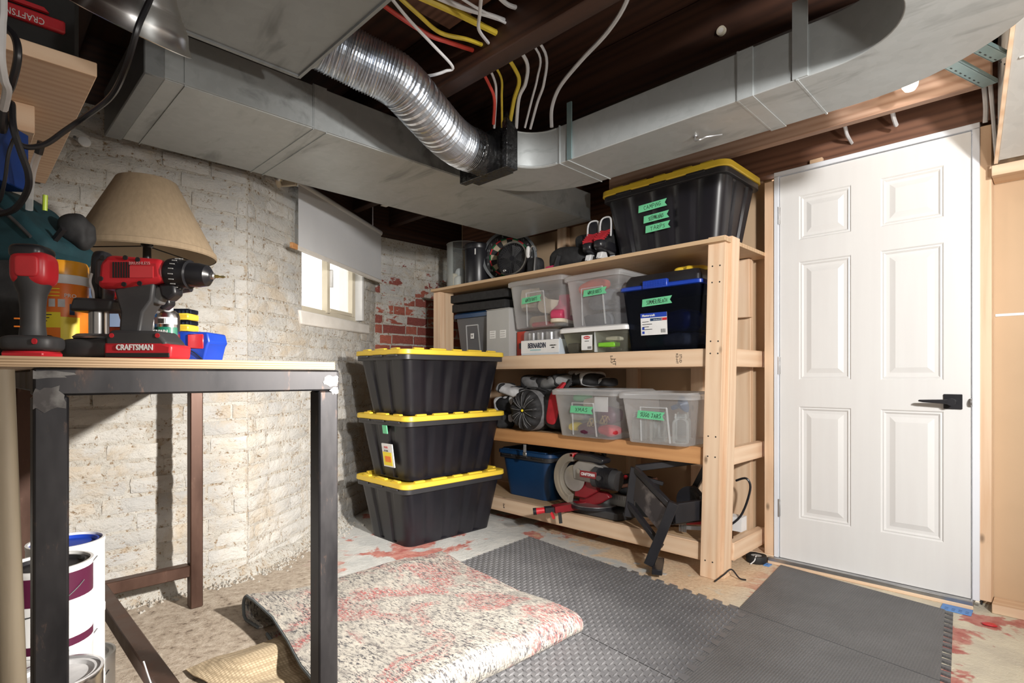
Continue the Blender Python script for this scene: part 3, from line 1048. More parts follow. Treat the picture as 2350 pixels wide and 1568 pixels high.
# corrugated flexible duct, rings modelled
fx = thing('flexible_duct', 'shiny corrugated aluminium flexible duct curving down to the elbow', 'duct')
path = smooth_path([(-1.835, .872, 2.178), (-1.825, .94, 2.165), (-1.79, 1.05, 2.135), (-1.76, 1.17, 2.105), (-1.80, 1.32, 2.065), (-1.86, 1.47, 2.04), (-1.895, 1.58, 2.032), (-1.905, 1.65, 2.032)], 40)
rad = []
fine = []
acc = 0
for i, p in enumerate(path):
    if i: acc += (p - path[i - 1]).length
    fine.append(p)
    rad.append(0.094 + .0034 * sin(acc * 2 * pi / .0098))
MB().lathe([(.094, 0), (.104, .0), (.104, .012), (.094, .03)], 36, Matrix.Translation((-1.835, .8705, 2.178)) @ Matrix.Rotation(R(-90), 4, 'X'), cap0=False, cap1=False).build('start_collar', M_duct, fx)
MB().tube(fine, rad, 40, caps=False).build('corrugated_hose', pm('flex_aluminium', (0.70, 0.74, 0.80), (0.58, 0.62, 0.68), 9, 0.30, 1.0), fx, sharp=None)
p2 = smooth_path([(-1.900, 1.615, 2.032), (-1.906, 1.67, 2.033), (-1.91, 1.73, 2.033), (-1.912, 1.765, 2.033)], 6)
MB().tube(p2, [.096 + .006 * mnoise.noise(Vector((i * .9, 3, 1))) for i in range(len(p2))], 20).build('tape_wrap', M_tapeb, fx, label='black tape wrapped around the hose end')

# branch duct with two elbows
d2 = thing('branch_duct', 'grey rectangular duct with rounded elbows running above the shelves to the door', 'duct')
Z0, Z1 = 1.95, 2.115
YN, YF = 1.90, 2.215
mb = MB()
rings = []
cx, cy = -1.60, 1.745     # left elbow centre
def ringp(inner, outer): return [(inner[0], inner[1], Z0), (outer[0], outer[1], Z0), (outer[0], outer[1], Z1), (inner[0], inner[1], Z1)]
ri, ro = YN - cy, YF - cy
for k in range(13):
    a = R(180 - 90 * k / 12)
    rings.append(ringp((cx + ri * cos(a), cy + ri * sin(a)), (cx + ro * cos(a), cy + ro * sin(a))))
cx2, cy2 = -.50, 1.68
ri2, ro2 = YN - cy2, YF - cy2
for k in range(17):
    a = R(90 - 90 * k / 16)
    rings.append(ringp((cx2 + ri2 * cos(a), cy2 + ri2 * sin(a)), (cx2 + ro2 * cos(a), cy2 + ro2 * sin(a))))
rings.append(ringp((cx2 + ri2, .95), (cx2 + ro2, .95)))
mb.loft(rings)
mb.build('duct_body', M_duct, d2, bevel=.003, sharp=30)
for x in (-1.585, -1.535, -.79, -.60):
    MB().box(x, YN - .004, Z0 - .003, x + .006, YF + .004, Z1 + .003).build('slip_joint', M_duct, d2)
MB().box(-.787, YN - .005, Z0 - .0025, -.735, YF + .004, Z1).build('drive_cleat', M_duct, d2)
MB().box(-.61, YN - .006, Z0 + .002, -.565, YN + .002, 2.2).build('hanger_strap', M_duct, d2)
MB().box(-1.535, YN - .008, Z0 + .0, -1.510, YN - .001, 2.2).build('hanger_strap', M_dgalv, d2)
# rolled lip on the inner face of the left elbow
for z in (Z0 + .006, Z1 - .006):
    pts = [(cx + (ri - .002) * cos(R(180 - 90 * k / 10)), cy + (ri - .002) * sin(R(180 - 90 * k / 10)), z) for k in range(11)]
    MB().tube(pts, .004, 6).build('rolled_lip', M_duct, d2)
o = MB()
rings = []
for k in range(9):
    f = k / 8
    y = 1.74 + .045 * sin(f * 9) * .3
    rings.append(y)
mb = MB()
mb.box(-2.075, 1.735, Z0 - .012, -1.742, 1.775, Z1 + .02)
mb.box(-2.04, 1.775, Z0 - .006, -1.80, 1.83, Z0 - .001)
mb.box(-1.765, 1.72, Z0 - .02, -1.735, 1.79, Z1 + .06)
mb.build('tape_wrap', M_tapeb, d2, bevel=.006, label='black tape sealing the elbow opening')
# bent hanger wire stuck in the duct bottom
o = MB().tube(smooth_path([(-1.02, 2.06, 1.952), (-1.02, 2.055, 1.93), (-1.0, 2.05, 1.925), (-.985, 2.07, 1.937), (-.965, 2.085, 1.940), (-.93, 2.10, 1.940)]), .0035, 7).build('wire_hook', M_steelb, d2)
MB().cyl((-1.02, 2.06, 1.951), (-1.02, 2.06, 1.945), .010, n=10).build('screw', M_steelb, d2)

d3 = thing('sloping_duct', 'pale sheet-metal duct sloping down behind the door frame at the right', 'duct')
M_paled = duct_mat('pale_duct', (0.60, 0.60, 0.58), 0.35, 0.5)
mb = MB()
mb.add([(-.182, 3.04, 1.893), (.6, 3.04, 1.893), (.6, 2.44, 2.205), (-.098, 2.44, 2.205), (-.182, 3.04, 2.40), (.6, 3.04, 2.40), (.6, 2.44, 2.40), (-.098, 2.44, 2.40)],
       [(0, 1, 2, 3), (4, 7, 6, 5), (0, 4, 5, 1), (1, 5, 6, 2), (2, 6, 7, 3), (3, 7, 4, 0)])
mb.build('duct_body', M_paled, d3, bevel=.003)
MB().bar((-.188, 3.045, 1.890), (-.104, 2.44, 2.205), .012, .016).build('flange', pine[1], d3)
MB().bar((-.10, 2.62, 2.112), (.4, 2.62, 2.112), .02, .006).build('seam', M_paled, d3)
for (a_, b_, n_) in (((-.335, 2.42, 2.150), (-.195, 2.875, 2.150), 'nearest the light bulb'), ((-.255, 2.36, 2.148), (-.150, 2.66, 2.148), 'nearest the sloping duct')):
    o = thing('metal_channel', 'perforated teal-grey metal channel between joists, ' + n_, 'channel', group='metal channels over the door')
    a_, b_ = Vector(a_), Vector(b_)
    u_ = (b_ - a_).normalized(); w_ = Vector((-u_.y, u_.x, 0))
    MB().bar(a_, b_, .048, .002).build('channel_web', M_dgalv, o)
    for s_ in (-1, 1): MB().bar(a_ + w_ * .024 * s_ + Vector((0, 0, .006)), b_ + w_ * .024 * s_ + Vector((0, 0, .006)), .003, .014).build('channel_flange', M_dgalv, o)
    m3 = MB()
    for k in range(12):
        c_ = a_ + u_ * (.02 + k * .035) + w_ * .012
        m3.bar(c_, c_ + u_ * .012, .004, .0036)
    m3.build('slots', M_blackm, o, kind='stuff')

# bare bulb
o = thing('light_bulb', 'lit bare bulb glowing behind the duct above the door', 'light bulb', (-.43, 2.72, 2.190))
MB().cyl((0, 0, .27), (0, 0, .06), .022, n=14).build('socket', M_white, o)
mb = MB().lathe([(.004, -.035), (.018, -.032), (.027, -.018), (.03, 0), (.026, .02), (.015, .042), (.013, .06)], 18)
bm = pm('bulb_glow', (1.0, 0.86, 0.66), (1.0, 0.86, 0.66), 3, 0.4, emit=6.0)
mb.build('glass_bulb', bm, o)

o = thing('pipe_stub', 'small pale round pipe end set in the dark joist above the branch duct', 'pipe', (-.90, 2.03, 2.295))
MB().cyl((0, 0, 0), (0, -.012, 0), .017, n=18).build('pipe_end', M_ledge, o)
MB().cyl((0, -.012, 0), (0, -.0125, 0), .010, n=14).build('bore', M_sill, o)

# ------------------------------------------------------------------ cables between the joists
def cable(label, pts, r, m, flat=1):
    o = MB().tube(smooth_path(pts, 6), r, 7).build('cable', m)
    return tag(o, label, 'cable', 'cables strung between the joists')
cable('red cable drooping beside the plenum edge towards the beam', [(-1.66, 1.0, 2.29), (-1.63, 1.1, 2.25), (-1.62, 1.21, 2.235), (-1.61, 1.29, 2.24), (-1.62, 1.43, 2.27)], .008, M_wire_r)
cable('white cable sagging lowest across the first joist bay', [(-1.54, .98, 2.24), (-1.55, 1.07, 2.2), (-1.57, 1.19, 2.17), (-1.62, 1.32, 2.165), (-1.655, 1.315, 2.16), (-1.70, 1.30, 2.158), (-1.76, 1.30, 2.175)], .0055, M_wire_w)
cable('yellow cable in the joist bay next to the red one', [(-1.56, 1.03, 2.265), (-1.56, 1.12, 2.24), (-1.58, 1.23, 2.235), (-1.56, 1.34, 2.25), (-1.57, 1.43, 2.27)], .0075, M_wire_y)
cable('thick yellow cable in the middle of the joist bay', [(-1.51, 1.08, 2.26), (-1.49, 1.2, 2.26), (-1.49, 1.31, 2.27), (-1.49, 1.43, 2.28)], .011, M_wire_y)
cable('short yellow cable lying just above the thick yellow one', [(-1.53, 1.13, 2.29), (-1.53, 1.23, 2.31), (-1.54, 1.32, 2.32), (-1.54, 1.43, 2.32)], .009, M_wire_y)
cable('wide flat white cable right of the yellow cables', [(-1.47, 1.12, 2.26), (-1.46, 1.23, 2.27), (-1.43, 1.33, 2.275), (-1.45, 1.43, 2.31)], .009, M_wire_w)
cable('thin white cable crossing above the wide white one', [(-1.42, 1.17, 2.265), (-1.42, 1.27, 2.265), (-1.44, 1.43, 2.295)], .005, M_wire_w)
cable('white cable hanging nearly vertical in front of the other white cables', [(-1.27, 1.15, 2.19), (-1.38, 1.24, 2.21), (-1.45, 1.3, 2.22), (-1.52, 1.41, 2.25)], .006, M_wire_w)
cable('short white cable stub touching the dark beam', [(-1.34, 1.28, 2.28), (-1.37, 1.36, 2.30), (-1.39, 1.43, 2.33)], .008, M_wire_w)
cable('red cable dropping behind the tape-wrapped elbow', [(-1.69, 1.51, 2.28), (-1.72, 1.6, 2.24), (-1.74, 1.65, 2.2), (-1.80, 1.70, 2.13)], .007, M_wire_r)
cable('white cable dropping beside the red one above the elbow', [(-1.66, 1.51, 2.30), (-1.7, 1.61, 2.26), (-1.735, 1.655, 2.22), (-1.81, 1.715, 2.12)], .0055, M_wire_w)
cable('thin yellow cable above the elbow between two white ones', [(-1.64, 1.51, 2.30), (-1.68, 1.63, 2.27), (-1.715, 1.67, 2.21), (-1.78, 1.735, 2.12)], .005, M_wire_y)
cable('broad yellow cable bowed above the elbow', [(-1.57, 1.51, 2.31), (-1.61, 1.645, 2.28), (-1.63, 1.69, 2.25), (-1.68, 1.71, 2.2), (-1.765, 1.765, 2.12)], .0085, M_wire_y)
cable('broad white cable bowed beside the broad yellow one', [(-1.53, 1.51, 2.33), (-1.57, 1.67, 2.31), (-1.61, 1.71, 2.25), (-1.67, 1.73, 2.21), (-1.74, 1.785, 2.12)], .008, M_wire_w)
cable('left of the twin white cables over the elbow', [(-1.49, 1.51, 2.36), (-1.535, 1.71, 2.34), (-1.575, 1.745, 2.27), (-1.64, 1.78, 2.21), (-1.71, 1.81, 2.12)], .005, M_wire_w)
cable('right of the twin white cables over the elbow', [(-1.46, 1.51, 2.36), (-1.51, 1.72, 2.34), (-1.555, 1.765, 2.25), (-1.625, 1.80, 2.2), (-1.70, 1.835, 2.12)], .006, M_wire_w)
cable('long thick white cable slanting down to the branch duct', [(-.95, 1.52, 2.36), (-1.07, 1.66, 2.33), (-1.2, 1.73, 2.3), (-1.38, 1.79, 2.28), (-1.53, 1.84, 2.25), (-1.61, 1.88, 2.20), (-1.62, 1.89, 2.12)], .0085, M_wire_w)
cable('tiny white cable end poking out under the dark beam', [(-1.25, 1.51, 2.30), (-1.245, 1.56, 2.27)], .006, M_wire_w)
cable('short white cable loop over the left half of the door', [(-.72, 2.93, 2.21), (-.725, 2.99, 2.185), (-.73, 3.04, 2.17), (-.73, 3.124, 2.155)], .008, M_wire_w)
cable('short white cable stub over the middle of the door', [(-.53, 2.93, 2.20), (-.535, 3.0, 2.175), (-.535, 3.06, 2.16)], .009, M_wire_w)
cable('cream cable running down beside the sloping duct', [(-.215, 2.62, 2.42), (-.225, 2.80, 2.33), (-.225, 2.95, 2.26), (-.222, 3.06, 2.15), (-.225, 3.085, 2.08)], .009, M_wire_w)
cable('second cream cable behind the stud right of the door', [(-.195, 2.66, 2.44), (-.205, 2.90, 2.30), (-.20, 3.07, 2.12), (-.19, 3.08, 1.95), (-.185, 3.07, 1.90)], .008, M_wire_w)

# ------------------------------------------------------------------ shelving unit
sh = thing('shelving_unit', 'home-built pine shelving unit loaded with storage bins beside the door', 'shelves')
def part(name, m, a, b, par=sh, bevel=.002): return BX(name, m, par, a, b, bevel)
# posts: front right leans a little
c = ((-1.245 - 1.2) / 2, 2.655, .845)
p = MB().box(-.044, -.02, -.845, .044, .02, .845).build('post', pine[2], sh, loc=(-1.217, 2.655, .845), rot=(0, R(1.5), 0), bevel=.002, seg=1)
for z in (-.76, -.24, -.14, .27, .33, .62, .70):
    for dx in (-.018, .02):
        MB().cyl((dx, -.0205, z), (dx, -.0195, z), .004, n=8).build('screw_head', M_blackm, p)
p = MB().box(-.019, -.044, -.845, .019, .044, .845).build('post', pine[2], sh, loc=(-1.175, 2.72, .845), rot=(0, R(1.5), 0), bevel=.002, seg=1)
part('post', pine[2], (-3.47, 2.635, 0), (-3.38, 2.675, 1.655))
part('post', pine[2], (-3.42, 2.676, 0), (-3.38, 2.765, 1.655))
part('post', pine[2], (-1.325, 3.13, 0), (-1.225, 3.168, 1.655))
part('post', pine[2], (-3.47, 3.13, 0), (-3.38, 3.168, 1.655))
part('post_gusset', pine[2], (-1.31, 3.085, 1.33), (-1.215, 3.128, 1.652))
part('post_gusset', pine[2], (-1.245, 2.766, 1.30), (-1.165, 2.79, 1.655))
# shelves
part('top_board', ply[0], (-3.46, 2.60, 1.656), (-1.14, 3.17, 1.676), bevel=.001)
for z0, z1, m in ((1.052, 1.142, pine[0]), (.556, .642, fir), (.072, .162, pine[0])):
    part('front_rail', m, (-3.379, 2.66, z0), (-1.24, 2.699, z1))
    part('rear_rail', m, (-3.379, 3.09, z0), (-1.33, 3.129, z1))
    part('shelf_board', ply[0], (-3.379, 2.70, z1 - .016), (-1.33, 3.089, z1 - .001), bevel=.001)
    part('side_rail', pine[1], (-1.205, 2.765, z0), (-1.165, 3.172, z1))
    part('side_rail', pine[1], (-3.47, 2.70, z0), (-3.43, 3.12, z1))
# lumber stamps and knots on the rails
text('S-P-F', .022, M_blackm, sh, (-1.83, 2.6595, 1.10), (R(90), R(90), 0), 'lumber_stamp')
text('HT', .03, M_blackm, sh, (-1.81, 2.6595, 1.085), (R(90), R(90), 0), 'lumber_stamp')
text('KD-HT', .018, M_blackm, sh, (-1.42, 2.6595, 1.095), (R(90), R(90), 0), 'lumber_stamp')
text('STUD', .018, M_blackm, sh, (-1.40, 2.6595, 1.095), (R(90), R(90), 0), 'lumber_stamp')
text('2x4', .022, M_blackm, sh, (-2.71, 2.6595, .115), (R(90), R(90), 0), 'lumber_stamp')

# ------------------------------------------------------------------ totes
def tote(name, label, loc, rz, LX, LY, H, mb_body=M_tote, mb_lid=M_yel, taper=.055, ribs=True, group=None, lid_h=.04, style=0):
    t = thing(name, label, 'storage bin', loc, rz, group)
    m = 30
    def ring(f, z):
        lx = LX - 2 * taper * (1 - f) - .05; ly = LY - 2 * taper * (1 - f) - .05
        base = rrect(lx, ly, .055, 6, m)
        out = []
        n = len(base)
        for i, (x, y) in enumerate(base):
            off = 0
            if ribs and 0.03 < f < 0.93:
                on_y = abs(abs(y) - ly / 2) < 1e-4
                on_x = abs(abs(x) - lx / 2) < 1e-4
                u = x / lx if on_y else (y / ly if on_x else None)
                if u is not None:
                    cells = 5 if (on_y and LX > LY) or (on_x and LY > LX) else 3
                    k = abs(((u + .5) * cells + .5) % 1 - .5)
                    off = -.011 if k < .13 + .05 * f else 0
            d = Vector((x, y, 0))
            if on_any(x, y, lx, ly): 
                if abs(abs(y) - ly / 2) < 1e-4: d = Vector((0, math.copysign(1, y), 0))
                else: d = Vector((math.copysign(1, x), 0, 0))
                out.append((x + d.x * off, y + d.y * off, z))
            else:
                out.append((x, y, z))
        return out
    def on_any(x, y, lx, ly): return abs(abs(y) - ly / 2) < 1e-4 or abs(abs(x) - lx / 2) < 1e-4
    fs = [0, .025, .04, .5, .90, .935, 1.0]
    hb = H - lid_h
    rings = [ring(f, f * hb) for f in fs]
    mb = MB().loft(rings)
    body = mb.build('body', mb_body, t, sharp=32)
    # hanging rim under the lid with tabs
    rim = MB()
    r0 = rrect(LX - .02, LY - .02, .05, 6, 1)
    rim.loft([[(x, y, hb - .03) for x, y in r0], [(x, y, hb) for x, y in r0]])
    for sx in (-1, 0, 1):
        rim.box(sx * LX * .28 - .05, -LY / 2 - .002, hb - .012, sx * LX * .28 + .05, -LY / 2 + .03, hb)
        rim.box(sx * LX * .28 - .05, LY / 2 - .03, hb - .012, sx * LX * .28 + .05, LY / 2 + .002, hb)
    rim.build('rim', pm('tote_rim', (.03, .03, .034), None, 6, .4), t, bevel=.002)
    # lid: rounded tray with raised outer band and castellations
    lid = MB()
    def lr(dx, z, r=.06): return [(x, y, z) for x, y in rrect(LX - 2 * dx, LY - 2 * dx, max(r - dx, .012), 6, 1)]
    lid.loft([lr(.004, hb), lr(0.0, hb + .004), lr(.002, hb + lid_h * .70), lr(.012, hb + lid_h * .78), lr(.045, hb + lid_h * .78), lr(.05, hb + lid_h * .45), lr(.20, hb + lid_h * .45)])
    lo = lid.build('lid', mb_lid, t, sharp=40)
    zt0, zt1 = hb + lid_h * .6, hb + lid_h
    def tabs(n, horizontal):
        for i in range(n):
            u = (i + .5) / n - .5
            w = (.055 if i % 2 else .035)
            for s in (-1, 1):
                c = (u * (LX - .1), s * (LY / 2 - .030)) if horizontal else (s * (LX / 2 - .030), u * (LY - .1))
                h = (w, .012) if horizontal else (.012, w)
                BX('lid_ridge', mb_lid, lo, (c[0] - h[0], c[1] - h[1], zt0), (c[0] + h[0], c[1] + h[1], zt1), .003)
    tabs(5 if LX > LY else 3, True)
    tabs(3 if LX > LY else 5, False)
    return t


SX, SY = -2.905, 2.195
G = 'black totes with yellow lids stacked on the floor'
t1 = tote('storage_tote', 'black tote with yellow lid standing on the floor, bottom of the stack', (SX, SY, 0.0), 0.0, .575, .815, .395, group=G)
t2 = tote('storage_tote', 'black tote with yellow lid and white-orange sticker, middle of the stack', (SX, SY + .005, .3875), R(.8), .575, .815, .395, group=G)
t3 = tote('storage_tote', 'black tote with yellow lid, topmost of the three-high floor stack', (SX - .003, SY, .775), R(-.6), .575, .815, .395, group=G)
# sticker and note on the middle tote, on the short side facing the bench
st_ = BX('sticker', M_paper, t2, (.005, -.381, .075), (.115, -.3745, .215), .0005, label='white and orange product sticker')
st_.rotation_euler = (R(8), 0, 0)
BX('sticker_print', M_yell, st_, (-.05, -.0042, -.062), (.04, -.0034, .02), 0)
BX('sticker_print', M_orange, st_, (-.03, -.0050, -.04), (.03, -.0043, -.005), 0)
text('TOTE', .016, M_red, st_, (-.01, -.0045, .048))
text('27 GAL', .014, M_ink, st_, (-.01, -.0052, .028))
n_ = BX('paper_note', M_green, t2, (.03, -.399, .275), (.075, -.393, .325), 0, label='small pale green paper note')
n_.rotation_euler = (R(8), 0, 0)

tt = tote('storage_tote', 'large black ribbed tote with yellow lid and three green tape labels on the top shelf', (-1.545, 2.912, 1.677), 0, .77, .47, .42, group=None, lid_h=.045, style=1)
for k, (w, z, ww, xx) in enumerate((('CAMPING', .262, .165, -.045), ('SLEEPING BAGS', .198, .145, -.025), ('TARPS', .143, .14, -.018))):
    tl = tape_label(tt, w, xx, -.192 - z * .075, z, ww, .038, R(-3), 30 + k, .62)
    tl.rotation_euler = (R(8), R(-2), 0)

# ------------------------------------------------------------------ translucent bins
def clear_bin(name, label, loc, LX, LY, H, m=M_clear, ml=M_clearlid, taper=.03, lidh=.025, panel=True, rz=0, hx=0.085):
    t = thing(name, label, 'storage bin', loc, rz)
    hb = H - lidh
    def ring(f, z, d=0):
        return [(x, y, z) for x, y in rrect(LX - .03 - 2 * taper * (1 - f) - 2 * d, LY - .03 - 2 * taper * (1 - f) - 2 * d, .03, 4, 1)]
    MB().loft([ring(0, .0, .004), ring(.02, .004), ring(1, hb)], True, False).build('body', m, t, sharp=40)
    if panel:
        fr = MB()
        y0 = -(LY - .03 - 2 * taper) / 2; y1 = -(LY - .03) / 2
        def yy(z): return y0 + (y1 - y0) * z / hb - .003
        a, b = [(-hx, .012), (-hx + .008, hb * .78)], [(hx, .012), (hx - .008, hb * .78)]
        for q in (a, b): fr.bar((q[0][0], yy(q[0][1]), q[0][1]), (q[1][0], yy(q[1][1]), q[1][1]), .007, .007)
        fr.bar((a[1][0], yy(a[1][1]), a[1][1]), (b[1][0], yy(b[1][1]), b[1][1]), .007, .007)
        fr.build('moulded_panel', M_clearlid, t)
    def lr(d, z): return [(x, y, z) for x, y in rrect(LX - 2 * d, LY - 2 * d, .035 - d * .5, 5, 1)]
    MB().loft([lr(.006, hb - .012), lr(0, hb - .01), lr(0, hb + lidh * .6), lr(.014, hb + lidh), lr(.03, hb + lidh), lr(.036, hb + lidh * .55)], False, True).build('lid', ml, t, sharp=40)
    return t


def boot(name, label, loc, rz, m, sole, L=.26, H=.22, rot=None, group=None):
    t = thing(name, label, 'boot', loc, rz, group, rot)
    prof = [(-.10, .02), (.15, .02), (.162, .045), (.15, .075), (.09, .10), (.02, .13), (-.005, .17), (-.01, H), (-.095, H), (-.105, .12), (-.112, .05)]
    k = L / .26
    MB().prism([(x * k, z) for x, z in prof], -.042, .042).build('upper', m, t, bevel=.018, seg=3)
    MB().plate([(x * k, y) for x, y in rrect(.275, .098, .045, 5)], 0, .024).build('sole', sole, t, loc=(.025 * k, 0, 0), bevel=.005)
    return t


# mid shelf (top at z = 1.142)
ZM = 1.143
gb = clear_bin('storage_bin', 'small grey translucent bin with navy lid at the left end of the middle shelf', (-3.155, 2.92, ZM), .42, .36, .345, clear('grey_plastic', (.62, .64, .68), .55, .25, (.36, .37, .40)), M_navy, lidh=.03, hx=.075)
lb = BX('price_label', M_paper, gb, (-.018, -.160, .145), (.018, -.157, .185), 0)
text('W', .02, M_ink, lb, (0, -.002, 0))
# dark contents of the grey bin
for k, (x, z, s) in enumerate(((-.09, .07, .1), (.05, .08, .13), (.12, .16, .09))):
    o = superblob(MB(), (s * 1.5, .2, s), .6, .02, 14, k).build('folded_cloth', M_bfab if k else M_gfab, loc=(-3.155 + x * .85, 2.92, ZM + z + .01))
    tag(o, ['dark grey cloth bundle', 'black cloth bundle', 'small black pouch'][k] + ' inside the small grey bin', 'cloth')

# two long black foam slabs lying on the grey bin
for k, (z0, z1, a, n_) in enumerate(((1.492, 1.555, R(1.2), 'lower'), (1.566, 1.63, R(.6), 'upper'))):
    o = MB().box(-.32, -.16, -.03, .32, .16, .03).build('foam_slab', M_foam, loc=(-3.085, 2.90, (z0 + z1) / 2 + .002), rot=(0, a, R(-2 + 3 * k)), bevel=.006)
    tag(o, '%s of two black foam slabs stacked on the small grey bin' % n_, 'foam slab', 'black foam slabs')

o = thing('cardboard_box', 'tall light grey cardboard box standing upright on the middle shelf', 'box', (-2.825, 2.88, ZM))
BX('carton', M_gbox, o, (-.115, -.17, 0), (.115, .17, .333), .002)
for dx in (-.05, .055):
    pl = BX('printed_panel', M_paper, o, (dx - .03, -.1712, .13), (dx + .03, -.1706, .185), 0)
    for r_ in range(3): BX('print_line', M_gbox, pl, (-.025, -.0012, -.018 + r_ * .016), (.02, -.0006, -.013 + r_ * .016), 0)
BX('flap', M_gbox, o, (-.118, -.175, .334), (.118, .17, .338), .001)

o = thing('red_folder_box', 'red cardboard magazine box squeezed between grey carton and jar-lid box', 'box', (-2.650, 2.90, ZM))
MB().prism([(-.042, 0), (.038, 0), (.038, .17), (-.042, .17)], -.13, .16).build('carton', pm('red_card', (.50, .045, .02), (.42, .03, .015), 5, .55), o, bevel=.002)
BX('label', M_dgrey, o, (-.02, -.1316, .05), (.005, -.1306, .09), 0)

# box of canning-jar lids wrapped in film
o = thing('jar_box', 'white and blue carton of canning jars wrapped in shrink film on the middle shelf', 'box', (-2.425, 2.86, ZM))
BX('carton', pm('pale_blue_card', (.55, .62, .70), (.62, .68, .74), 6, .5), o, (-.17, -.15, 0), (.165, .17, .10), .003)
BX('front_panel', M_paper, o, (-.168, -.1516, .014), (.163, -.1506, .098), 0)
text('BERNARDIN', .047, pm('blue_black_ink', (.012, .018, .05), None, 9, .5), o, (-.025, -.153, .062), sx=.62, bold=.0012)
text('CANNING JARS 12', .011, M_ink, o, (.115, -.153, .06), sx=.6)
text('DOZEN', .011, M_ink, o, (.115, -.153, .045), sx=.6)
BX('blue_band', pm('teal_print', (.35, .58, .62), None, 9, .5), o, (-.085, -.1526, .030), (.01, -.1517, .038), 0)
for k, x in enumerate((-.115, -.035, .045, .12)):
    for j, y in enumerate((-.09, 0.0, .09)):
        mb = MB().lathe([(.034, .101), (.036, .135), (.036, .150), (.030, .158), (.0005, .158)], 14, Matrix.Translation((x, y, 0)))
        mb.build('jar_lid', M_steelb, o)
film = superblob(MB(), (.345, .33, .085), .35, .012, 18, 3).build('shrink_film', clear('film', (.93, .94, .96), .16, .08), o, loc=(0, .01, .128))

w1 = clear_bin('storage_bin', 'clear bin of light winter boots labelled in green tape, on the jar carton', (-2.47, 2.90, 1.327), .50, .42, .325)
tape_label(w1, 'WINTER BOOTS', -.02, -.203, .185, .165, .04, R(-3), 41, .62)
w2 = clear_bin('storage_bin', 'clear bin of dark winter boots labelled in green tape, on the shallow white-lidded bin', (-2.005, 2.90, 1.303), .43, .42, .325)
tape_label(w2, 'WINTER BOOTS', .03, -.203, .205, .16, .04, R(-2), 42, .62)
M_tan = pm('tan_suede', (.42, .33, .23), (.34, .26, .18), 14, .85)
M_tan2 = pm('cream_fleece', (.66, .58, .46), (.58, .5, .4), 30, .9)
M_sole = pm('brown_sole', (.22, .16, .12), (.16, .12, .09), 14, .8)
boot('winter_boot', 'tan suede boot with camouflage tread lying on top inside the light boots bin', (-2.42, 2.83, 1.47), 0, M_tan, M_tan2, rot=(R(-85), R(10), R(15)))
boot('winter_boot', 'brown suede boot lying at the bottom of the light boots bin', (-2.52, 2.84, 1.37), 0, M_sole, M_tan, rot=(R(-80), 0, R(5)))
boot('winter_boot', 'white fleece boot at the left inside the light boots bin', (-2.60, 2.86, 1.45), R(90), M_tan2, M_sole, H=.15)
boot('winter_boot', 'small pink and red boot at the right inside the light boots bin', (-2.335, 2.85, 1.35), R(-70), pm('pink_rubber', (.55, .06, .13), (.45, .04, .1), 5, .4), M_tan2, H=.2)
BXo = BX('red_cloth', M_rfab, None, (-2.55, 2.76, 1.335), (-2.36, 2.80, 1.368), .01)
tag(BXo, 'red folded cloth at the bottom of the light boots bin', 'cloth')
for k, (x, y, z, a, lab) in enumerate(((-2.10, 2.86, 1.345, -75, 'black winter boot low left inside the dark boots bin'), (-1.93, 2.86, 1.345, -75, 'black winter boot low right inside the dark boots bin'), (-2.03, 2.87, 1.47, -85, 'black winter boot with its grey sole forward, upper middle of the dark boots bin'), (-1.93, 2.88, 1.49, -95, 'black winter boot with pale logo sole, upper right of the dark boots bin'))):
    boot('winter_boot', lab, (x, y, z), 0, pm('black_boot', (.02, .022, .03), (.03, .03, .04), 10, .6), pm('grey_sole', (.10, .11, .13), (.16, .17, .19), 60, .7), rot=(R(a), R(8 * (k % 2)), R(10 * k - 12)))
o = superblob(MB(), (.20, .16, .07), .7, .01, 9, 2).build('orange_hat', pm('coral_knit', (.75, .13, .08), (.65, .1, .06), 40, .8), loc=(-2.08, 2.84, 1.565), rot=(0, R(-14), 0))
tag(o, 'coral orange knit hat on top inside the dark boots bin', 'hat')

sb = clear_bin('storage_bin', 'shallow clear bin with white lid and red-logo sticker under the dark boots bin', (-1.985, 2.87, ZM), .51, .40, .16, clear('yellowish_plastic', (.90, .90, .80), .18, .15, (.62, .62, .52)), M_white, panel=False, lidh=.022)
s_ = BX('sticker', M_paper, sb, (-.075, -.190, .018), (.005, -.1885, .108), 0)
MB().cyl((0, 0, 0), (0, -.0008, 0), .010, n=16).build('red_logo', M_red, s_, loc=(0, -.001, .03)).scale = (2.4, 1, 1)
text('Rubbermaid', .009, M_paper, s_, (0, -.0022, .03), sx=.75)
text('CLEVER STORE', .006, M_ink, s_, (0, -.0014, .008), sx=.8)
text('|||||||', .016, M_ink, s_, (.02, -.0014, -.03))
BX('divider', M_clearlid, sb, (.018, -.187, .005), (.022, .17, .125), 0)
for k, (nm, m_, a, b, lab) in enumerate((('green_case', pm('lime_plastic', (.22, .62, .03), None, 5, .45), (-1.955, 2.70, 1.175), (-1.835, 2.76, 1.205), 'lime green plastic case in the shallow bin'),
        ('white_charger', M_white, (-1.90, 2.70, 1.212), (-1.82, 2.78, 1.236), 'white plastic charger brick in the shallow bin'),
        ('black_gadget', M_black, (-2.20, 2.72, 1.15), (-2.12, 2.80, 1.21), 'black plastic gadget in the shallow bin'),
        ('tan_box', M_tan, (-2.11, 2.74, 1.15), (-2.02, 2.90, 1.195), 'tan cardboard sleeve in the shallow bin'),
        ('black_adapter', M_dgrey, (-1.96, 2.78, 1.15), (-1.84, 2.95, 1.172), 'dark grey power adapter in the shallow bin'))):
    o = BX(nm, m_, None, a, b, .006)
    tag(o, lab, 'gadget')
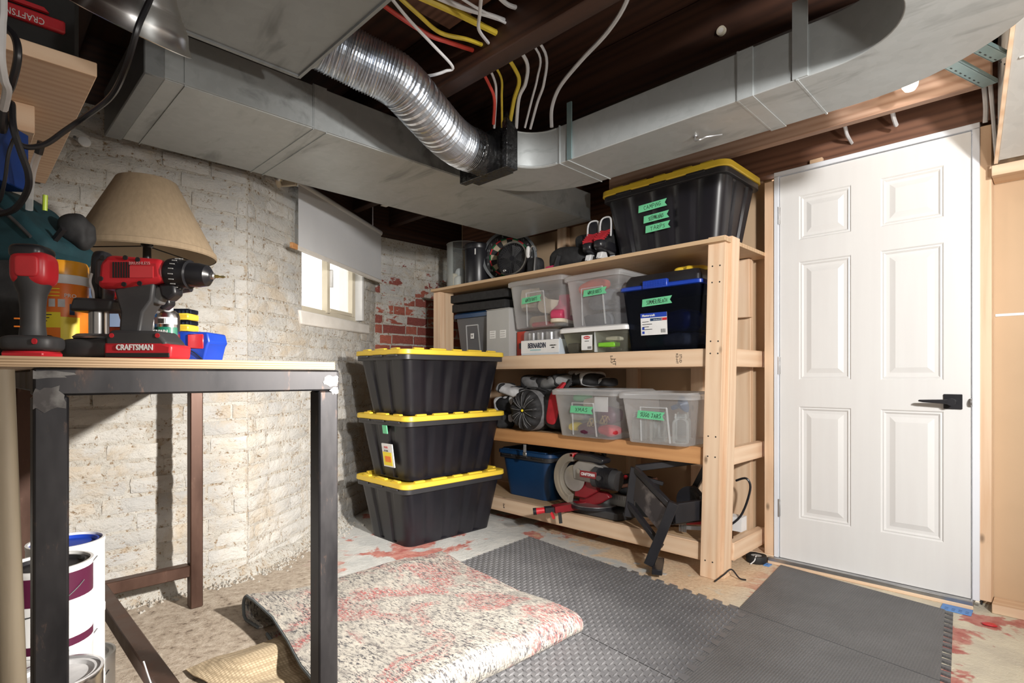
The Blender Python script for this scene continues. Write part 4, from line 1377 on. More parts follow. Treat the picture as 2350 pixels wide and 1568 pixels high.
o = MB().tube([(-2.07 + .032 * cos(a * .3), 2.73, 1.19 + .03 * sin(a * .3)) for a in range(22)], .004, 6).build('coiled_ring', M_steelb)
tag(o, 'round metal ring in the shallow bin', 'ring')

bb = thing('storage_bin', 'smoky dark bin with bright blue rim and latched black lid', 'storage bin', (-1.533, 2.88, ZM))
hb = .335
def rg(lx, ly, z, r=.03): return [(x, y, z) for x, y in rrect(lx, ly, r, 5, 1)]
MB().loft([rg(.395, .36, 0), rg(.40, .365, .004), rg(.475, .41, hb)], True, False).build('body', M_smoke, bb, sharp=40)
MB().loft([rg(.475, .415, hb), rg(.50, .435, hb + .004), rg(.50, .435, hb + .02), rg(.48, .42, hb + .026)]).build('rim', M_blue, bb, sharp=40)
lidb = MB().loft([rg(.46, .40, hb + .026), rg(.455, .395, hb + .055), rg(.42, .36, hb + .085), rg(.36, .3, hb + .085)]).build('lid', M_black, bb, sharp=30)
MB().box(-.09, -.230, hb + .0, .06, -.205, hb + .045).build('latch', M_blue, bb, bevel=.006)
mb = MB()
for r_ in range(3):
    for k in range(9): mb.box(-.083 + k * .0157, -.232, hb + .008 + r_ * .011, -.071 + k * .0157, -.229, hb + .015 + r_ * .011)
mb.build('latch_grip', M_blue, bb)
tape_label(bb, 'SUMMER/BEACH', -.015, -.206, .265, .17, .04, R(-2), 43, .72).rotation_euler = (R(4), R(-2), 0)
s_ = BX('sticker', M_paper, bb, (-.115, -.201, .085), (.045, -.1995, .205), 0, label='white and blue product sticker')
s_.rotation_euler = (R(4), 0, 0)
BX('sticker_band', M_blue, s_, (-.08, -.0018, .035), (.08, -.0008, .06), 0)
text('Mastercraft', .017, M_paper, s_, (-.03, -.0026, .047), bold=.0004)
BX('sticker_band', M_navy, s_, (-.02, -.0018, .016), (.05, -.0008, .03), 0)
BX('sticker_band', M_red, s_, (.05, -.0018, .016), (.08, -.0008, .03), 0)
text('23.3 x 16.8 x 14.6"  78.7 L', .007, M_paper, s_, (.028, -.0026, .022), sx=.75)
for k in range(4): BX('print_line', M_ink, s_, (-.07, -.0016, .012 - k * .014), (-.03 + .02 * (k % 2), -.0009, .015 - k * .014), 0)
BX('icon', M_blue, s_, (-.072, -.0016, -.030), (-.058, -.0009, -.016), 0)
BX('icon', M_blue, s_, (-.072, -.0016, -.052), (-.058, -.0009, -.038), 0)
text('|||||', .022, M_ink, s_, (.056, -.0016, -.038))
for k, (x, z, d, m_, lab) in enumerate(((.06, .05, (.22, .2, .08), M_wfab, 'white beach towel at the bottom of the smoky blue-rimmed bin'), (-.08, .05, (.15, .2, .08), M_grn, 'dark green towel at the bottom of the smoky blue-rimmed bin'), (.05, .16, (.2, .2, .12), M_blue, 'blue beach towel in the middle of the smoky blue-rimmed bin'))):
    o = superblob(MB(), d, .6, .015, 12, k + 8).build('beach_towel', m_, loc=(-1.55 + x, 2.88, ZM + z + .01))
    tag(o, lab, 'towel')
o = superblob(MB(), (.19, .14, .045), .7, .02, 22, 4).build('yellow_rope', M_yel, loc=(-1.43, 2.86, ZM + hb + .107))
tag(o, 'tangle of yellow rope lying on the black lid of the blue-rimmed bin', 'rope')
o = BX('cardboard_sheet', M_tan, None, (-1.68, 2.80, 1.565), (-1.34, 3.04, 1.572), .001)
o.location.z = ZM + hb + .0895
tag(o, 'flattened tan cardboard sheet under the yellow rope', 'cardboard')
o.location.y += .09

# ------------------------------------------------------------------ lower shelf (top at z = .642)
ZL = .643
xm = clear_bin('storage_bin', 'clear bin of Christmas decorations on the lower shelf', (-1.975, 2.79, ZL), .47, .46, .285)
tape_label(xm, 'XMAS', .0, -.223, .165, .155, .042, R(1), 51, .55)
sg = clear_bin('storage_bin', 'clear bin of empty glass jars on the lower shelf beside the front post', (-1.515, 2.795, ZL), .43, .46, .275)
tape_label(sg, 'SUGO JARS', -.01, -.223, .155, .15, .042, R(2), 52, .8)
def glass_jar(loc, lab, h=.155, r=.042):
    t = thing('glass_jar', lab, 'jar', loc, 0, 'empty jars in the sugo bin')
    MB().lathe([(.0005, .004), (r * .9, .002), (r, .012), (r, h * .68), (r * .93, h * .76), (r * .72, h * .82), (r * .72, h)], 22, cap0=False, cap1=False).build('jar_body', M_glass, t)
    MB().lathe([(r * .73, h * .86), (r * .78, h * .87), (r * .78, h * .9), (r * .73, h * .91)], 20, cap0=False, cap1=False).build('thread_ring', M_glass, t)
    return t
for k, (x, y, n_) in enumerate(((-1.645, 2.66, 'front left'), (-1.53, 2.655, 'front middle'), (-1.40, 2.66, 'front right'), (-1.59, 2.79, 'second row left'), (-1.46, 2.80, 'second row right'))):
    glass_jar((x, y, ZL + .008), 'empty glass jar, %s of the jars in the clear bin' % n_)
o = thing('jar_rack', 'navy plastic jar funnel lying above the glass jars', 'funnel', (-1.47, 2.70, ZL + .19))
MB().lathe([(.012, 0), (.014, .04), (.045, .07), (.047, .074)], 18, Matrix.Rotation(R(70), 4, 'Y'), cap0=False, cap1=False).build('cone', M_navy, o)
# christmas things
for k, (x, y, z, d, m_, nm, lab) in enumerate(((-2.09, 2.66, .70, (.06, .1, .05), M_yell, 'bauble', 'yellow bauble low left in the Christmas bin'),
        (-1.98, 2.66, .69, (.14, .12, .07), M_plum, 'ribbon_spool', 'plum ribbon bundle at the bottom of the Christmas bin'),
        (-1.84, 2.66, .69, (.13, .12, .06), M_rfab, 'stocking', 'red stocking low right in the Christmas bin'),
        (-2.06, 2.68, .78, (.13, .1, .09), M_wfab, 'garland', 'pink and white garland at the left in the Christmas bin'),
        (-1.98, 2.70, .84, (.12, .1, .07), M_tan2, 'gift_bag', 'cream gift bag near the top of the Christmas bin'),
        (-2.10, 2.75, .87, (.12, .1, .05), M_green, 'green_tinsel', 'green tinsel under the lid of the Christmas bin'),
        (-1.90, 2.74, .77, (.16, .12, .10), M_plum, 'plum_cloth', 'plum velvet cloth in the middle of the Christmas bin'))):
    o = superblob(MB(), d, .7, .012, 16, k).build(nm, m_, loc=(x, y, z))
    tag(o, lab, 'decoration', 'Christmas decorations')
o = BX('paper_booklet', M_paper, None, (-1.905, 2.600, .80), (-1.815, 2.606, .885), 0)
tag(o, 'white paper booklet standing against the front of the Christmas bin', 'booklet')
for k in range(2):
    pts = [(-1.93 + k * .09 + .035 * cos(a * .7) * (1 - a / 40), 2.605, .735 + .02 * k + .025 * sin(a * .9)) for a in range(26)]
    o = MB().tube(pts, .0015, 5).build('gold_wire', pm('gold_wire', (.55, .42, .2), None, 5, .3, .8))
    tag(o, '%s curl of gold craft wire in the Christmas bin' % ('left', 'right')[k], 'wire')

# rolled sleeping bag with gathered end
sl = thing('sleeping_bag', 'grey and black sleeping bag roll with drawstring-gathered round end', 'sleeping bag', (-2.475, 2.60, ZL + .138))
n = 72
rings = []
for (rr, y, amp) in ((.012, .012, 0), (.03, .0, .006), (.06, -.006, .009), (.095, -.004, .010), (.122, .012, .006), (.134, .04, .002), (.136, .12, .0), (.136, .30, 0), (.13, .38, 0), (.07, .40, 0)):
    ring = []
    for j in range(n):
        a = 2 * pi * j / n
        w = amp * sin(a * 13 + .6 * sin(a * 3))
        ring.append(((rr + w * .2) * cos(a), y - w, (rr + w * .2) * sin(a)))
    rings.append(ring)
sl_b = MB(); sl_b.loft(rings[:6], True, False)
sl_b.build('gathered_end', M_bfab, sl, sharp=60)
MB().loft([[(x, y + .0, z) for x, y, z in r] for r in rings[5:]], False, True).build('roll', M_gfab, sl, sharp=60)
mb = MB()
for j in range(13):
    a = 2 * pi * (j + .25) / 13 + .1 * sin(j * 2.1)
    pts = [(rr * cos(a), y - .003 + .002, rr * sin(a)) for rr, y in ((.02, -.004), (.05, -.014), (.09, -.013), (.118, .004))]
    mb.tube(pts, .0016, 5)
mb.build('pleat_piping', M_gfab, sl)
MB().sph((0, -.006, 0), .009).build('cord_lock', M_yell, sl)
MB().lathe([(.1375, 0), (.139, 0), (.139, .1), (.1375, .1)], 40, Matrix.Translation((0, .1, 0)) @ Matrix.Rotation(R(-90), 4, 'X'), cap0=False, cap1=False).build('black_panel', M_bfab, sl)
MB().tube(smooth_path([(.0, .01, .138), (.03, .02, .15), (.08, .06, .147), (.1, .12, .125)]), .004, 6).build('strap', M_bfab, sl)

# red and black duffel
o = thing('duffel_bag', 'red and black duffel bag wedged beside the sleeping bag roll', 'bag', (-2.30, 2.86, ZL + .145))
superblob(MB(), (.15, .42, .28), .55, .015, 7, 3).build('bag_body', M_bfab, o)
superblob(MB(), (.09, .02, .20), .6, .01, 9, 3).build('red_panel', M_rfab, o, loc=(.035, -.205, .01), rot=(0, R(12), 0))
MB().bar((.03, -.2, .10), (.06, -.12, .17), .035, .02).build('red_strap', M_rfab, o)
MB().bar((.07, -.15, .12), (.09, -.10, .19), .03, .02).build('buckle_tab', M_bfab, o)

# heap of padded sports gear behind the roll
gear = [((-2.74, 2.80, .90), (.26, .22, .07), M_wfab, R(14), 'white padded elbow guard at the left end of the gear heap'),
        ((-2.78, 2.82, .80), (.24, .24, .13), M_bfab, R(-8), 'black padded glove under the white elbow guard'),
        ((-2.60, 2.92, .955), (.26, .24, .09), M_gfab, R(6), 'grey padded shin guard in the middle of the gear heap'),
        ((-2.42, 2.90, .965), (.24, .22, .08), pm('mid_grey_fabric', (.30, .30, .30), (.2, .2, .2), 20, .8), R(-10), 'light grey chest pad beside the shin guard'),
        ((-2.25, 2.98, .99), (.26, .20, .09), M_bfab, R(4), 'black shoulder pad with white stripes at the top of the gear heap'),
        ((-2.10, 2.99, .965), (.13, .12, .05), M_wfab, R(0), 'small white pad at the right end of the gear heap'),
        ((-2.62, 2.90, .84), (.30, .26, .12), M_bfab, R(3), 'large black pad at the bottom of the gear heap'),
        ((-2.78, 2.74, .70), (.12, .14, .11), M_wfab, R(0), 'crumpled white jersey beside the stacked totes')]
for k, (lc, d, m_, a, lab) in enumerate(gear):
    o = thing('sports_pad', lab, 'sports pad', lc, 0, 'padded sports gear on the lower shelf', rot=(0, a, R(15 - 9 * k)))
    superblob(MB(), d, .6, .02, 11, k + 20).build('padding', m_, o)
    m2 = M_bfab if m_ is not M_bfab else M_wfab
    for q in (-.28, .05, .3):
        superblob(MB(), (.035 + .02 * (k % 3), d[1] * .95, d[2] * 1.06), .5, .006, 16, k).build('padded_strip', m2, o, loc=(q * d[0], 0, .002))
BX('shelf_filler', M_bfab, None, (-2.9, 3.0, .645), (-2.4, 3.08, .78), .01)
bpy.data.objects['shelf_filler'].name = 'folded_blanket'
tag(bpy.data.objects['folded_blanket'], 'black folded blanket at the back of the lower shelf', 'blanket')

# ------------------------------------------------------------------ bottom shelf
ZB = .163
bt = tote('blue_tote', 'navy blue plastic tote with lid on the bottom shelf behind the yellow-lidded stack', (-2.63, 2.93, ZB), 0, .52, .36, .33, M_navy, M_navy, taper=.035, ribs=False, lid_h=.035)
o = thing('strap_buckle', 'grey webbing strap and buckle hanging from the lower shelf rail', 'strap', (-2.505, 2.652, .553))
BX('webbing', M_gfab, o, (-.012, -.002, -.055), (.012, .001, 0), .0005)
BX('buckle', M_steelb, o, (-.016, -.006, -.075), (.016, .004, -.05), .003)

# mitre saw
ms = thing('mitre_saw', 'mitre saw with cream blade guard, red housing and dark motor on the bottom shelf', 'saw', (-2.02, 2.76, ZB))
MB().plate([(-.22, -.06), (.20, -.06), (.24, .03), (.22, .14), (-.22, .14)], .0, .045).build('base', M_dgrey, ms, bevel=.006)
MB().cyl((-.02, .02, .045), (-.02, .02, .062), .155, n=40).build('turntable', M_black, ms)
MB().cyl((-.02, .02, .061), (-.02, .02, .0645), .150, n=40).build('angle_scale', M_steelb, ms)
fe = BX('fence', pm('cast_grey', (.30, .31, .31), None, 6, .45, .5), ms, (.03, .045, .06), (.25, .06, .13), .003)
for k in range(9): BX('tick', M_blackm, fe, (-.08 + k * .018, -.0085, .005), (-.079 + k * .018, -.0078, .025 if k % 2 else .03), 0)
MB().prism([(-.10, .05), (-.02, .045), (.06, .075), (.13, .12), (.10, .15), (-.10, .15)], -.03, .01).build('red_casting', M_dred, ms, bevel=.008)
MB().bar((-.16, -.20, .035), (-.06, .0, .05), .06, .04).build('mitre_arm', M_dred, ms)
MB().bar((-.20, -.235, .03), (-.15, -.17, .035), .05, .03).build('arm_tip', M_black, ms)
h_ = MB().cyl((-.24, -.27, .02), (-.20, -.235, .028), .021, .017, n=16).build('mitre_knob', M_red, ms)
MB().cyl((-.252, -.281, .018), (-.237, -.268, .0205), .0215, n=16).build('knob_end', M_black, h_)
MB().bar((-.165, -.215, .02), (-.15, -.205, -.02), .02, .015).build('lock_lever', M_red, ms)
MB().bar((-.12, -.19, .02), (-.115, -.185, -.045), .012, .02).build('lock_tab', M_blackm, ms)
# blade guard: half disc, cream translucent
G_ = [(.14 * cos(R(a)), .155 * sin(R(a))) for a in range(84, 268, 8)] + [(.085 * cos(R(a)), .105 * sin(R(a))) for a in range(260, 80, -8)]
MB().prism(G_, -.105, -.055, Matrix.Translation((-.10, 0, .215))).build('blade_guard', clear('cream_guard', (.86, .82, .74), .40, .3, (.70, .65, .56)), ms, bevel=.004)
MB().cyl((-.10, -.075, .215), (-.10, -.073, .215), .08, n=40).build('saw_blade', M_steelb, ms)
MB().prism([(-.11, .10), (-.02, .10), (.06, .15), (.06, .22), (-.06, .22), (-.10, .17)], -.065, -.02).build('red_housing', M_dred, ms, bevel=.006)
bd_ = MB().prism([(-.10, .21), (.04, .20), (.13, .21), (.13, .30), (.05, .335), (-.06, .33), (-.11, .29)], -.085, -.03).build('motor_bracket', pm('silver_grey', (.36, .35, .34), None, 8, .4, .4), ms, bevel=.008)
MB().cyl((.06, -.075, .245), (.215, -.06, .235), .062, .058, n=28).build('motor', M_dgrey, ms)
mb = MB()
for k in range(10): mb.lathe([(.061, 0), (.0635, 0), (.0635, .004), (.061, .004)], 28, Matrix.Translation((.10, -.071, .2425)) @ Matrix.Rotation(R(90), 4, 'Y') @ Matrix.Translation((0, 0, k * .0095)), cap0=False, cap1=False)
mb.build('motor_slots', M_black, ms)
lp = BX('name_plate', M_dred, ms, (-.005, -.1425, .243), (.115, -.139, .283), .001, label='red maker plate with pale lettering')
text('CRAFTSMAN', .024, M_paper, lp, (0, -.0025, 0), sx=.72, bold=.0006)
MB().cyl((.133, -.138, .253), (.133, -.150, .253), .015, n=18).build('brush_cap', M_dgrey, ms)
MB().cyl((-.055, -.086, .265), (-.055, -.094, .265), .014, n=14).build('pivot_bolt', M_steelb, ms)
MB().prism([(-.09, .335), (.13, .325), (.14, .355), (.05, .375), (-.06, .375)], -.11, -.02).build('handle', M_black, ms, bevel=.01)
BX('red_trigger', M_red, ms, (-.115, -.105, .345), (-.085, -.04, .37), .005)
MB().tube(smooth_path([(-.02, .0, .36), (-.01, .0, .42), (.03, .0, .435), (.06, .0, .42), (.07, 0, .36)]), .016, 10).build('carry_handle', M_black, ms)

o = thing('power_tool', 'black and red power tool with pipe handle lying behind the mitre saw', 'power tool', (-1.86, 2.99, ZB + .16))
superblob(MB(), (.28, .14, .14), .6, .01, 8, 5).build('motor_body', M_bfab, o)
MB().cyl((-.06, -.08, .0), (.16, -.05, .07), .012, n=12).build('pipe_handle', pm('brown_pipe', (.13, .06, .04), None, 6, .4), o)
for k, x in enumerate((-.05, .02, .15)): MB().sph((x, -.06, .055), .014).build('red_button', M_red, o)
o2 = BX('tool_crate', M_blackm, None, (-2.05, 2.90, ZB), (-1.66, 3.08, ZB + .085), .006)
tag(o2, 'low black crate under the power tool on the bottom shelf', 'crate')

# black folding tool stand lying on its side
fs_ = thing('tool_stand', 'black metal tool stand lying tilted across the bottom shelf rail', 'tool stand')
def fb(n, a, b, w=.035, h=.035, m=M_black): return MB().bar(a, b, w, h).build(n, m, fs_, bevel=.003, seg=1)
fb('leg', (-1.65, 2.62, .505), (-1.68, 2.60, .235), .035, .045)
fb('leg', (-1.372, 2.54, .37), (-1.485, 2.49, .045), .04, .05)
fb('foot_bar', (-1.50, 2.62, .035), (-1.41, 2.44, .035), .05, .028)
fb('top_rail', (-1.65, 2.62, .50), (-1.375, 2.545, .335), .03, .03)
fb('top_rail', (-1.65, 2.63, .50), (-1.33, 2.85, .56), .03, .035)
fb('lower_rail', (-1.68, 2.60, .315), (-1.44, 2.535, .135), .028, .028)
pnl = MB().prism([(-1.645, .47), (-1.395, .31), (-1.42, .185), (-1.655, .345)], -.004, .004, Matrix.Rotation(R(14), 4, 'Z') @ Matrix.Translation((.53, 2.98, 0)))
pc = MB()
def quadbox(p, th):
    a, b, c_, d = [Vector(q) for q in p]
    n_ = (b - a).cross(d - a).normalized() * th
    pc.add([a, b, c_, d, a + n_, b + n_, c_ + n_, d + n_], [(0, 1, 2, 3), (7, 6, 5, 4), (0, 4, 5, 1), (1, 5, 6, 2), (2, 6, 7, 3), (3, 7, 4, 0)])
quadbox([(-1.64, 2.612, .465), (-1.40, 2.545, .32), (-1.425, 2.535, .185), (-1.66, 2.605, .345)], .006)
pc.build('side_panel', pm('scuffed_sheet', (.05, .045, .05), (.22, .20, .20), 14, .3, .6, lo=.5, hi=.75), fs_, label='scuffed grey metal side panel')
fb('tray_front', (-1.375, 2.54, .315), (-1.245, 2.77, .33), .03, .10)
fb('upright', (-1.33, 2.85, .56), (-1.46, 2.84, .30), .03, .03)
fb('upright', (-1.33, 2.85, .56), (-1.22, 2.80, .36), .02, .02)
fb('cross_bar', (-1.60, 2.60, .46), (-1.50, 2.66, .43), .03, .02)
fb('tray_bottom', (-1.45, 2.60, .25), (-1.28, 2.86, .27), .12, .01)
o = thing('circular_saw', 'small grinder with steel disc sitting in the black tool stand', 'power tool', (-1.40, 2.78, .34))
MB().cyl((0, 0, 0), (.02, .03, .01), .07, n=30).build('disc', M_dgrey, o)
MB().lathe([(.060, 0), (.072, 0), (.072, .03), (.060, .03)], 30, Matrix.Rotation(R(80), 4, 'X')).build('disc_guard', M_black, o)
MB().prism([(-.0, -.03), (.05, -.04), (.05, .05), (.02, .06)], -.03, .0).build('grip', M_dgrey, o, bevel=.004)
MB().bar((.06, -.02, .02), (.15, .0, .03), .035, .03).build('spindle_housing', M_steelb, o)
o = thing('bar_clamp', 'steel bar clamp with red grip hanging under the tool stand', 'clamp', (-1.43, 2.725, .20))
MB().bar((0, 0, 0), (.13, .04, .01), .01, .02).build('bar', M_steelb, o)
MB().cyl((.03, 0, .03), (.11, .03, .04), .011, n=12).build('grip', M_red, o)
mb = MB()
for k in range(5): mb.cyl((-.005 + k * .009, -.01, -.02), (-.005 + k * .009, -.01, .03), .003, n=6)
mb.build('jaw', M_steelb, o)
o = MB().tube(smooth_path([(-1.30, 2.95, .17), (-1.22, 2.98, .25), (-1.165, 2.97, .40), (-1.18, 2.96, .46), (-1.24, 2.97, .44)]), .006, 8).build('extension_cord', M_black)
tag(o, 'black power cord looping behind the front post of the shelving', 'cord')
o = BX('paper_sheet', M_paper, None, (-1.29, 2.98, .164), (-1.215, 3.05, .24), 0)
tag(o, 'white sheet of paper standing behind the front post on the bottom shelf', 'paper')
o = MB().tube(smooth_path([(-1.19, 2.60, .006), (-1.17, 2.66, .03), (-1.15, 2.70, .05), (-1.12, 2.72, .01), (-1.09, 2.73, .006)]), .004, 6).build('wire_scrap', M_black)
tag(o, 'black wire scrap on the floor beside the front post', 'wire')
o = BX('scrap_board', pine[0], None, (-1.95, 2.72, ZB), (-1.62, 2.80, ZB + .02), .002)
o.location = (-1.55, 2.86, ZB + .02)
o.rotation_euler = (0, 0, R(40))
tag(o, 'offcut pine board lying on the bottom shelf under the tool stand', 'board')

# roll of black tape on the floor by the door
o = thing('tape_roll', 'roll of black tape with a white string end on the floor beside the door', 'tape roll', (-1.165, 3.055, 0))
MB().lathe([(.028, .002), (.05, 0), (.052, .004), (.052, .034), (.05, .038), (.028, .036)], 30, cap0=False, cap1=False).build('roll', M_blackm, o)
MB().lathe([(.0005, .002), (.028, .002), (.028, .034), (.0005, .034)], 24).build('core', M_gbox, o)
MB().tube(smooth_path([(0, -.01, .037), (.012, -.04, .040), (.010, -.056, .02), (-.005, -.07, .003)]), .003, 6).build('string', M_white, o)

# ------------------------------------------------------------------ top shelf things (top at z = 1.676)
ZT = 1.677
o = thing('glass_cylinder', 'large clear glass cylinder vase at the left end of the top shelf', 'vase', (-3.36, 2.86, ZT))
MB().lathe([(.0005, .004), (.135, .002), (.14, .01), (.14, .37), (.137, .372), (.135, .37), (.135, .012), (.0005, .012)], 36, cap0=False, cap1=False).build('glass_wall', M_glass, o)
MB().lathe([(.138, .366), (.143, .369), (.138, .373)], 36, cap0=False, cap1=False).build('rim', M_clearlid, o)
for k, (dx, dy, r_, h, m_, lab) in enumerate(((-.06, -.05, .045, .13, M_tan2, 'cream fabric bundle inside the glass cylinder'), (.0, -.06, .035, .10, M_sill, 'grey wrapped candle inside the glass cylinder'), (-.03, -.02, .035, .17, M_wfab, 'white wrapped bundle with blue print inside the glass cylinder'))):
    q = superblob(MB(), (r_ * 2, r_ * 2, h), .6, .008, 20, k).build('wrapped_bundle', m_, loc=(-3.36 + dx, 2.86 + dy, ZT + .014 + h / 2))
    tag(q, lab, 'bundle')
o = thing('black_canister', 'tall glossy black cylinder canister between the glass vase and dartboard', 'canister', (-3.125, 2.79, ZT))
MB().lathe([(.075, 0), (.09, .006), (.095, .02), (.095, .30), (.09, .315), (.07, .318)], 30).build('canister_body', M_black, o)
MB().lathe([(.0965, .28), (.098, .285), (.098, .312), (.092, .32), (.0005, .322)], 30, cap0=False, cap1=False).build('lid', M_black, o)
BX('painted_glint', M_paper, o, (.055, -.083, .225), (.068, -.078, .27), .003)  # white patch stands in for a glint on the glossy body

db = thing('dartboard', 'dartboard with silver rim leaning behind the small fan', 'dartboard', (-2.915, 2.92, ZT + .207), rot=(R(-6), 0, R(42)))
MX = Matrix.Rotation(R(90), 4, 'X')
MB().lathe([(.185, -.018), (.205, -.018), (.207, .0), (.205, .03), (.185, .03)], 48, MX, cap0=False, cap1=False).build('rim', pm('silver_rim', (.32, .34, .36), None, 6, .3, .7), db)
MB().lathe([(.0005, -.016), (.19, -.016), (.19, .012), (.0005, .012)], 48, MX).build('backing', M_blackm, db)
cr = pm('sisal_cream', (.50, .42, .30), None, 30, .9); gr = pm('sisal_green', (.01, .15, .05), None, 30, .9)
for k in range(20):
    a0, a1 = R(k * 18 - 9), R(k * 18 + 9)
    def seg(r0, r1, m_, nm):
        ps = [(r0 * cos(a0 + (a1 - a0) * i / 3), r0 * sin(a0 + (a1 - a0) * i / 3)) for i in range(4)] + [(r1 * cos(a1 - (a1 - a0) * i / 3), r1 * sin(a1 - (a1 - a0) * i / 3)) for i in range(4)]
        MB().prism(ps, -.020, -.012).build(nm, m_, db)
    seg(.012, .085, M_blackm if k % 2 else cr, 'segment')
    seg(.086, .094, gr if k % 2 == 0 else M_red, 'treble_bed')
    seg(.095, .138, M_blackm if k % 2 else cr, 'segment')
    seg(.139, .148, gr if k % 2 == 0 else M_red, 'double_bed')
for k, s_ in enumerate('20 1 18 4 13 6 10 15 2 17 3 19 7 16 8 11 14 9 12 5'.split()):
    a = R(90 - 18 * k)
    text(s_, .026, M_steelb, db, (.166 * cos(a), -.019, .166 * sin(a)), name='number')

fan = thing('desk_fan', 'small round black fan with silver ring on the top shelf', 'fan', (-2.71, 2.755, ZT), rz=R(18))
fan.scale = (.84, .84, .90)
FM = Matrix.Translation((0, 0, .155)) @ Matrix.Rotation(R(80), 4, 'X')
MB().lathe([(.128, -.03), (.138, -.03), (.138, .03), (.128, .035)], 40, FM, cap0=False, cap1=False).build('housing', M_black, fan)
MB().lathe([(.124, .03), (.137, .03), (.137, .040), (.124, .040)], 40, FM, cap0=False, cap1=False).build('silver_ring', M_chrome, fan)
mb = MB()
for r_ in [.022 + .0125 * k for k in range(9)]:
    mb.tube([FM @ Vector((r_ * cos(a * pi / 16), r_ * sin(a * pi / 16), .032)) for a in range(33)], .0014, 5)
for k in range(36):
    a = k * pi / 18
    mb.tube([FM @ Vector((.02 * cos(a), .02 * sin(a), .034)), FM @ Vector((.126 * cos(a + .25), .126 * sin(a + .25), .032))], .0013, 4)
mb.build('grille', M_dgrey, fan)
MB().lathe([(.0005, .038), (.02, .038), (.024, .03), (.024, .0)], 20, FM, cap0=False, cap1=False).build('hub', M_black, fan)
for k in range(5):
    a = k * 2 * pi / 5
    mb = MB()
    mb.add([FM @ Vector((.02 * cos(a), .02 * sin(a), .0)), FM @ Vector((.118 * cos(a - .3), .118 * sin(a - .3), -.015)), FM @ Vector((.118 * cos(a + .45), .118 * sin(a + .45), .02)), FM @ Vector((.02 * cos(a + .5), .02 * sin(a + .5), .012))], [(0, 1, 2, 3)])
    mb.build('blade', M_dgrey, fan)
MB().lathe([(.0005, -.05), (.09, -.045), (.13, -.03)], 30, FM, cap0=False, cap1=False).build('back_shell', M_black, fan)
MB().lathe([(.0005, 0), (.085, 0), (.085, .012), (.03, .02), (.0005, .02)], 28).build('base', M_black, fan)
for s in (-1, 1): MB().bar((s * .05, 0, .012), (s * .142, 0, .15), .02, .012).build('arm', M_black, fan)
MB().sph((-.01, -.148, .05), (.014, .003, .010)).build('brand_badge', M_steelb, fan)

o = thing('key_clip', 'silver clip and curled strap standing right of the fan', 'clip', (-2.475, 2.70, ZT))
MB().tube([(.03 * cos(a * .35), 0, .13 + .06 * sin(a * .35)) for a in range(1, 10)], .006, 6).build('hook', M_steelb, o)
MB().bar((0.015, 0, .002), (.025, .0, .11), .016, .012).build('shank', M_steelb, o)
superblob(MB(), (.03, .02, .08), .7, 0, 3, 1).build('white_tab', M_white, o, loc=(-.045, 0, .155))
superblob(MB(), (.12, .08, .12), .6, .01, 9, 1).build('pouch', M_bfab, o, loc=(-.035, .06, .062))
o = thing('backpack', 'black backpack with pink trim lying on the top shelf beside the skates', 'bag', (-2.22, 2.84, ZT))
superblob(MB(), (.34, .28, .15), .6, .02, 8, 12).build('bag_body', M_bfab, o, loc=(0, 0, .078))
MB().prism([(-.16, .01), (-.06, .02), (-.045, .035), (-.13, .032)], -.15, -.13).build('pink_trim', pm('pink_fabric', (.55, .03, .12), None, 6, .7), o)
MB().bar((-.06, -.145, .0), (-.02, -.15, .085), .035, .01).build('strap', M_dgrey, o)
superblob(MB(), (.14, .14, .12), .6, .02, 8, 3).build('top_pouch', M_bfab, o, loc=(.07, .02, .17))


def skate(loc, rz, lab):
    t = thing('ice_skate', lab, 'skate', loc, rz, 'pair of skates on the top shelf')
    # toe points towards -Y, blade along Y
    BX('blade', M_steelb, t, (-.002, -.13, 0), (.002, .13, .018), 0)
    MB().prism([(-.12, .015), (.12, .015), (.10, .055), (.05, .062), (.03, .03), (-.03, .03), (-.05, .062), (-.10, .055)], -.018, .018, Matrix.Rotation(R(90), 4, 'Z')).build('blade_holder', M_white, t, bevel=.005)
    superblob(MB(), (.085, .27, .07), .6).build('toe_cap', M_black, t, loc=(0, -.0, .098))
    MB().prism([(-.135, .075), (-.12, .20), (-.03, .215), (.02, .15), (.10, .12), (.11, .07)], -.04, .04, Matrix.Rotation(R(-90), 4, 'Z')).build('boot', M_bfab, t, bevel=.016, seg=3)
    superblob(MB(), (.072, .035, .13), .6).build('tongue', M_black, t, loc=(0, -.008, .208), rot=(R(10), 0, 0))
    MB().tube(smooth_path([(-.036, -.034, .155), (-.036, -.030, .240), (-.02, -.022, .272), (.02, -.022, .272), (.036, -.030, .240), (.036, -.034, .155)]), .0055, 8).build('tongue_trim', M_wfab, t)
    mb = MB()
    for k in range(5):
        z = .125 + k * .014; y = -.105 + k * .018
        mb.tube([(-.034, y, z), (.034, y - .003, z + .012)], .005, 6); mb.tube([(.034, y, z), (-.034, y - .003, z + .012)], .005, 6)
    mb.build('laces', M_rfab, t)
    return t


skate((-2.03, 2.78, ZT), R(12), 'black and white ice skate with red laces, the left of the pair')
skate((-1.925, 2.765, ZT), R(6), 'black and white ice skate with red laces, right of the pair beside the tote')

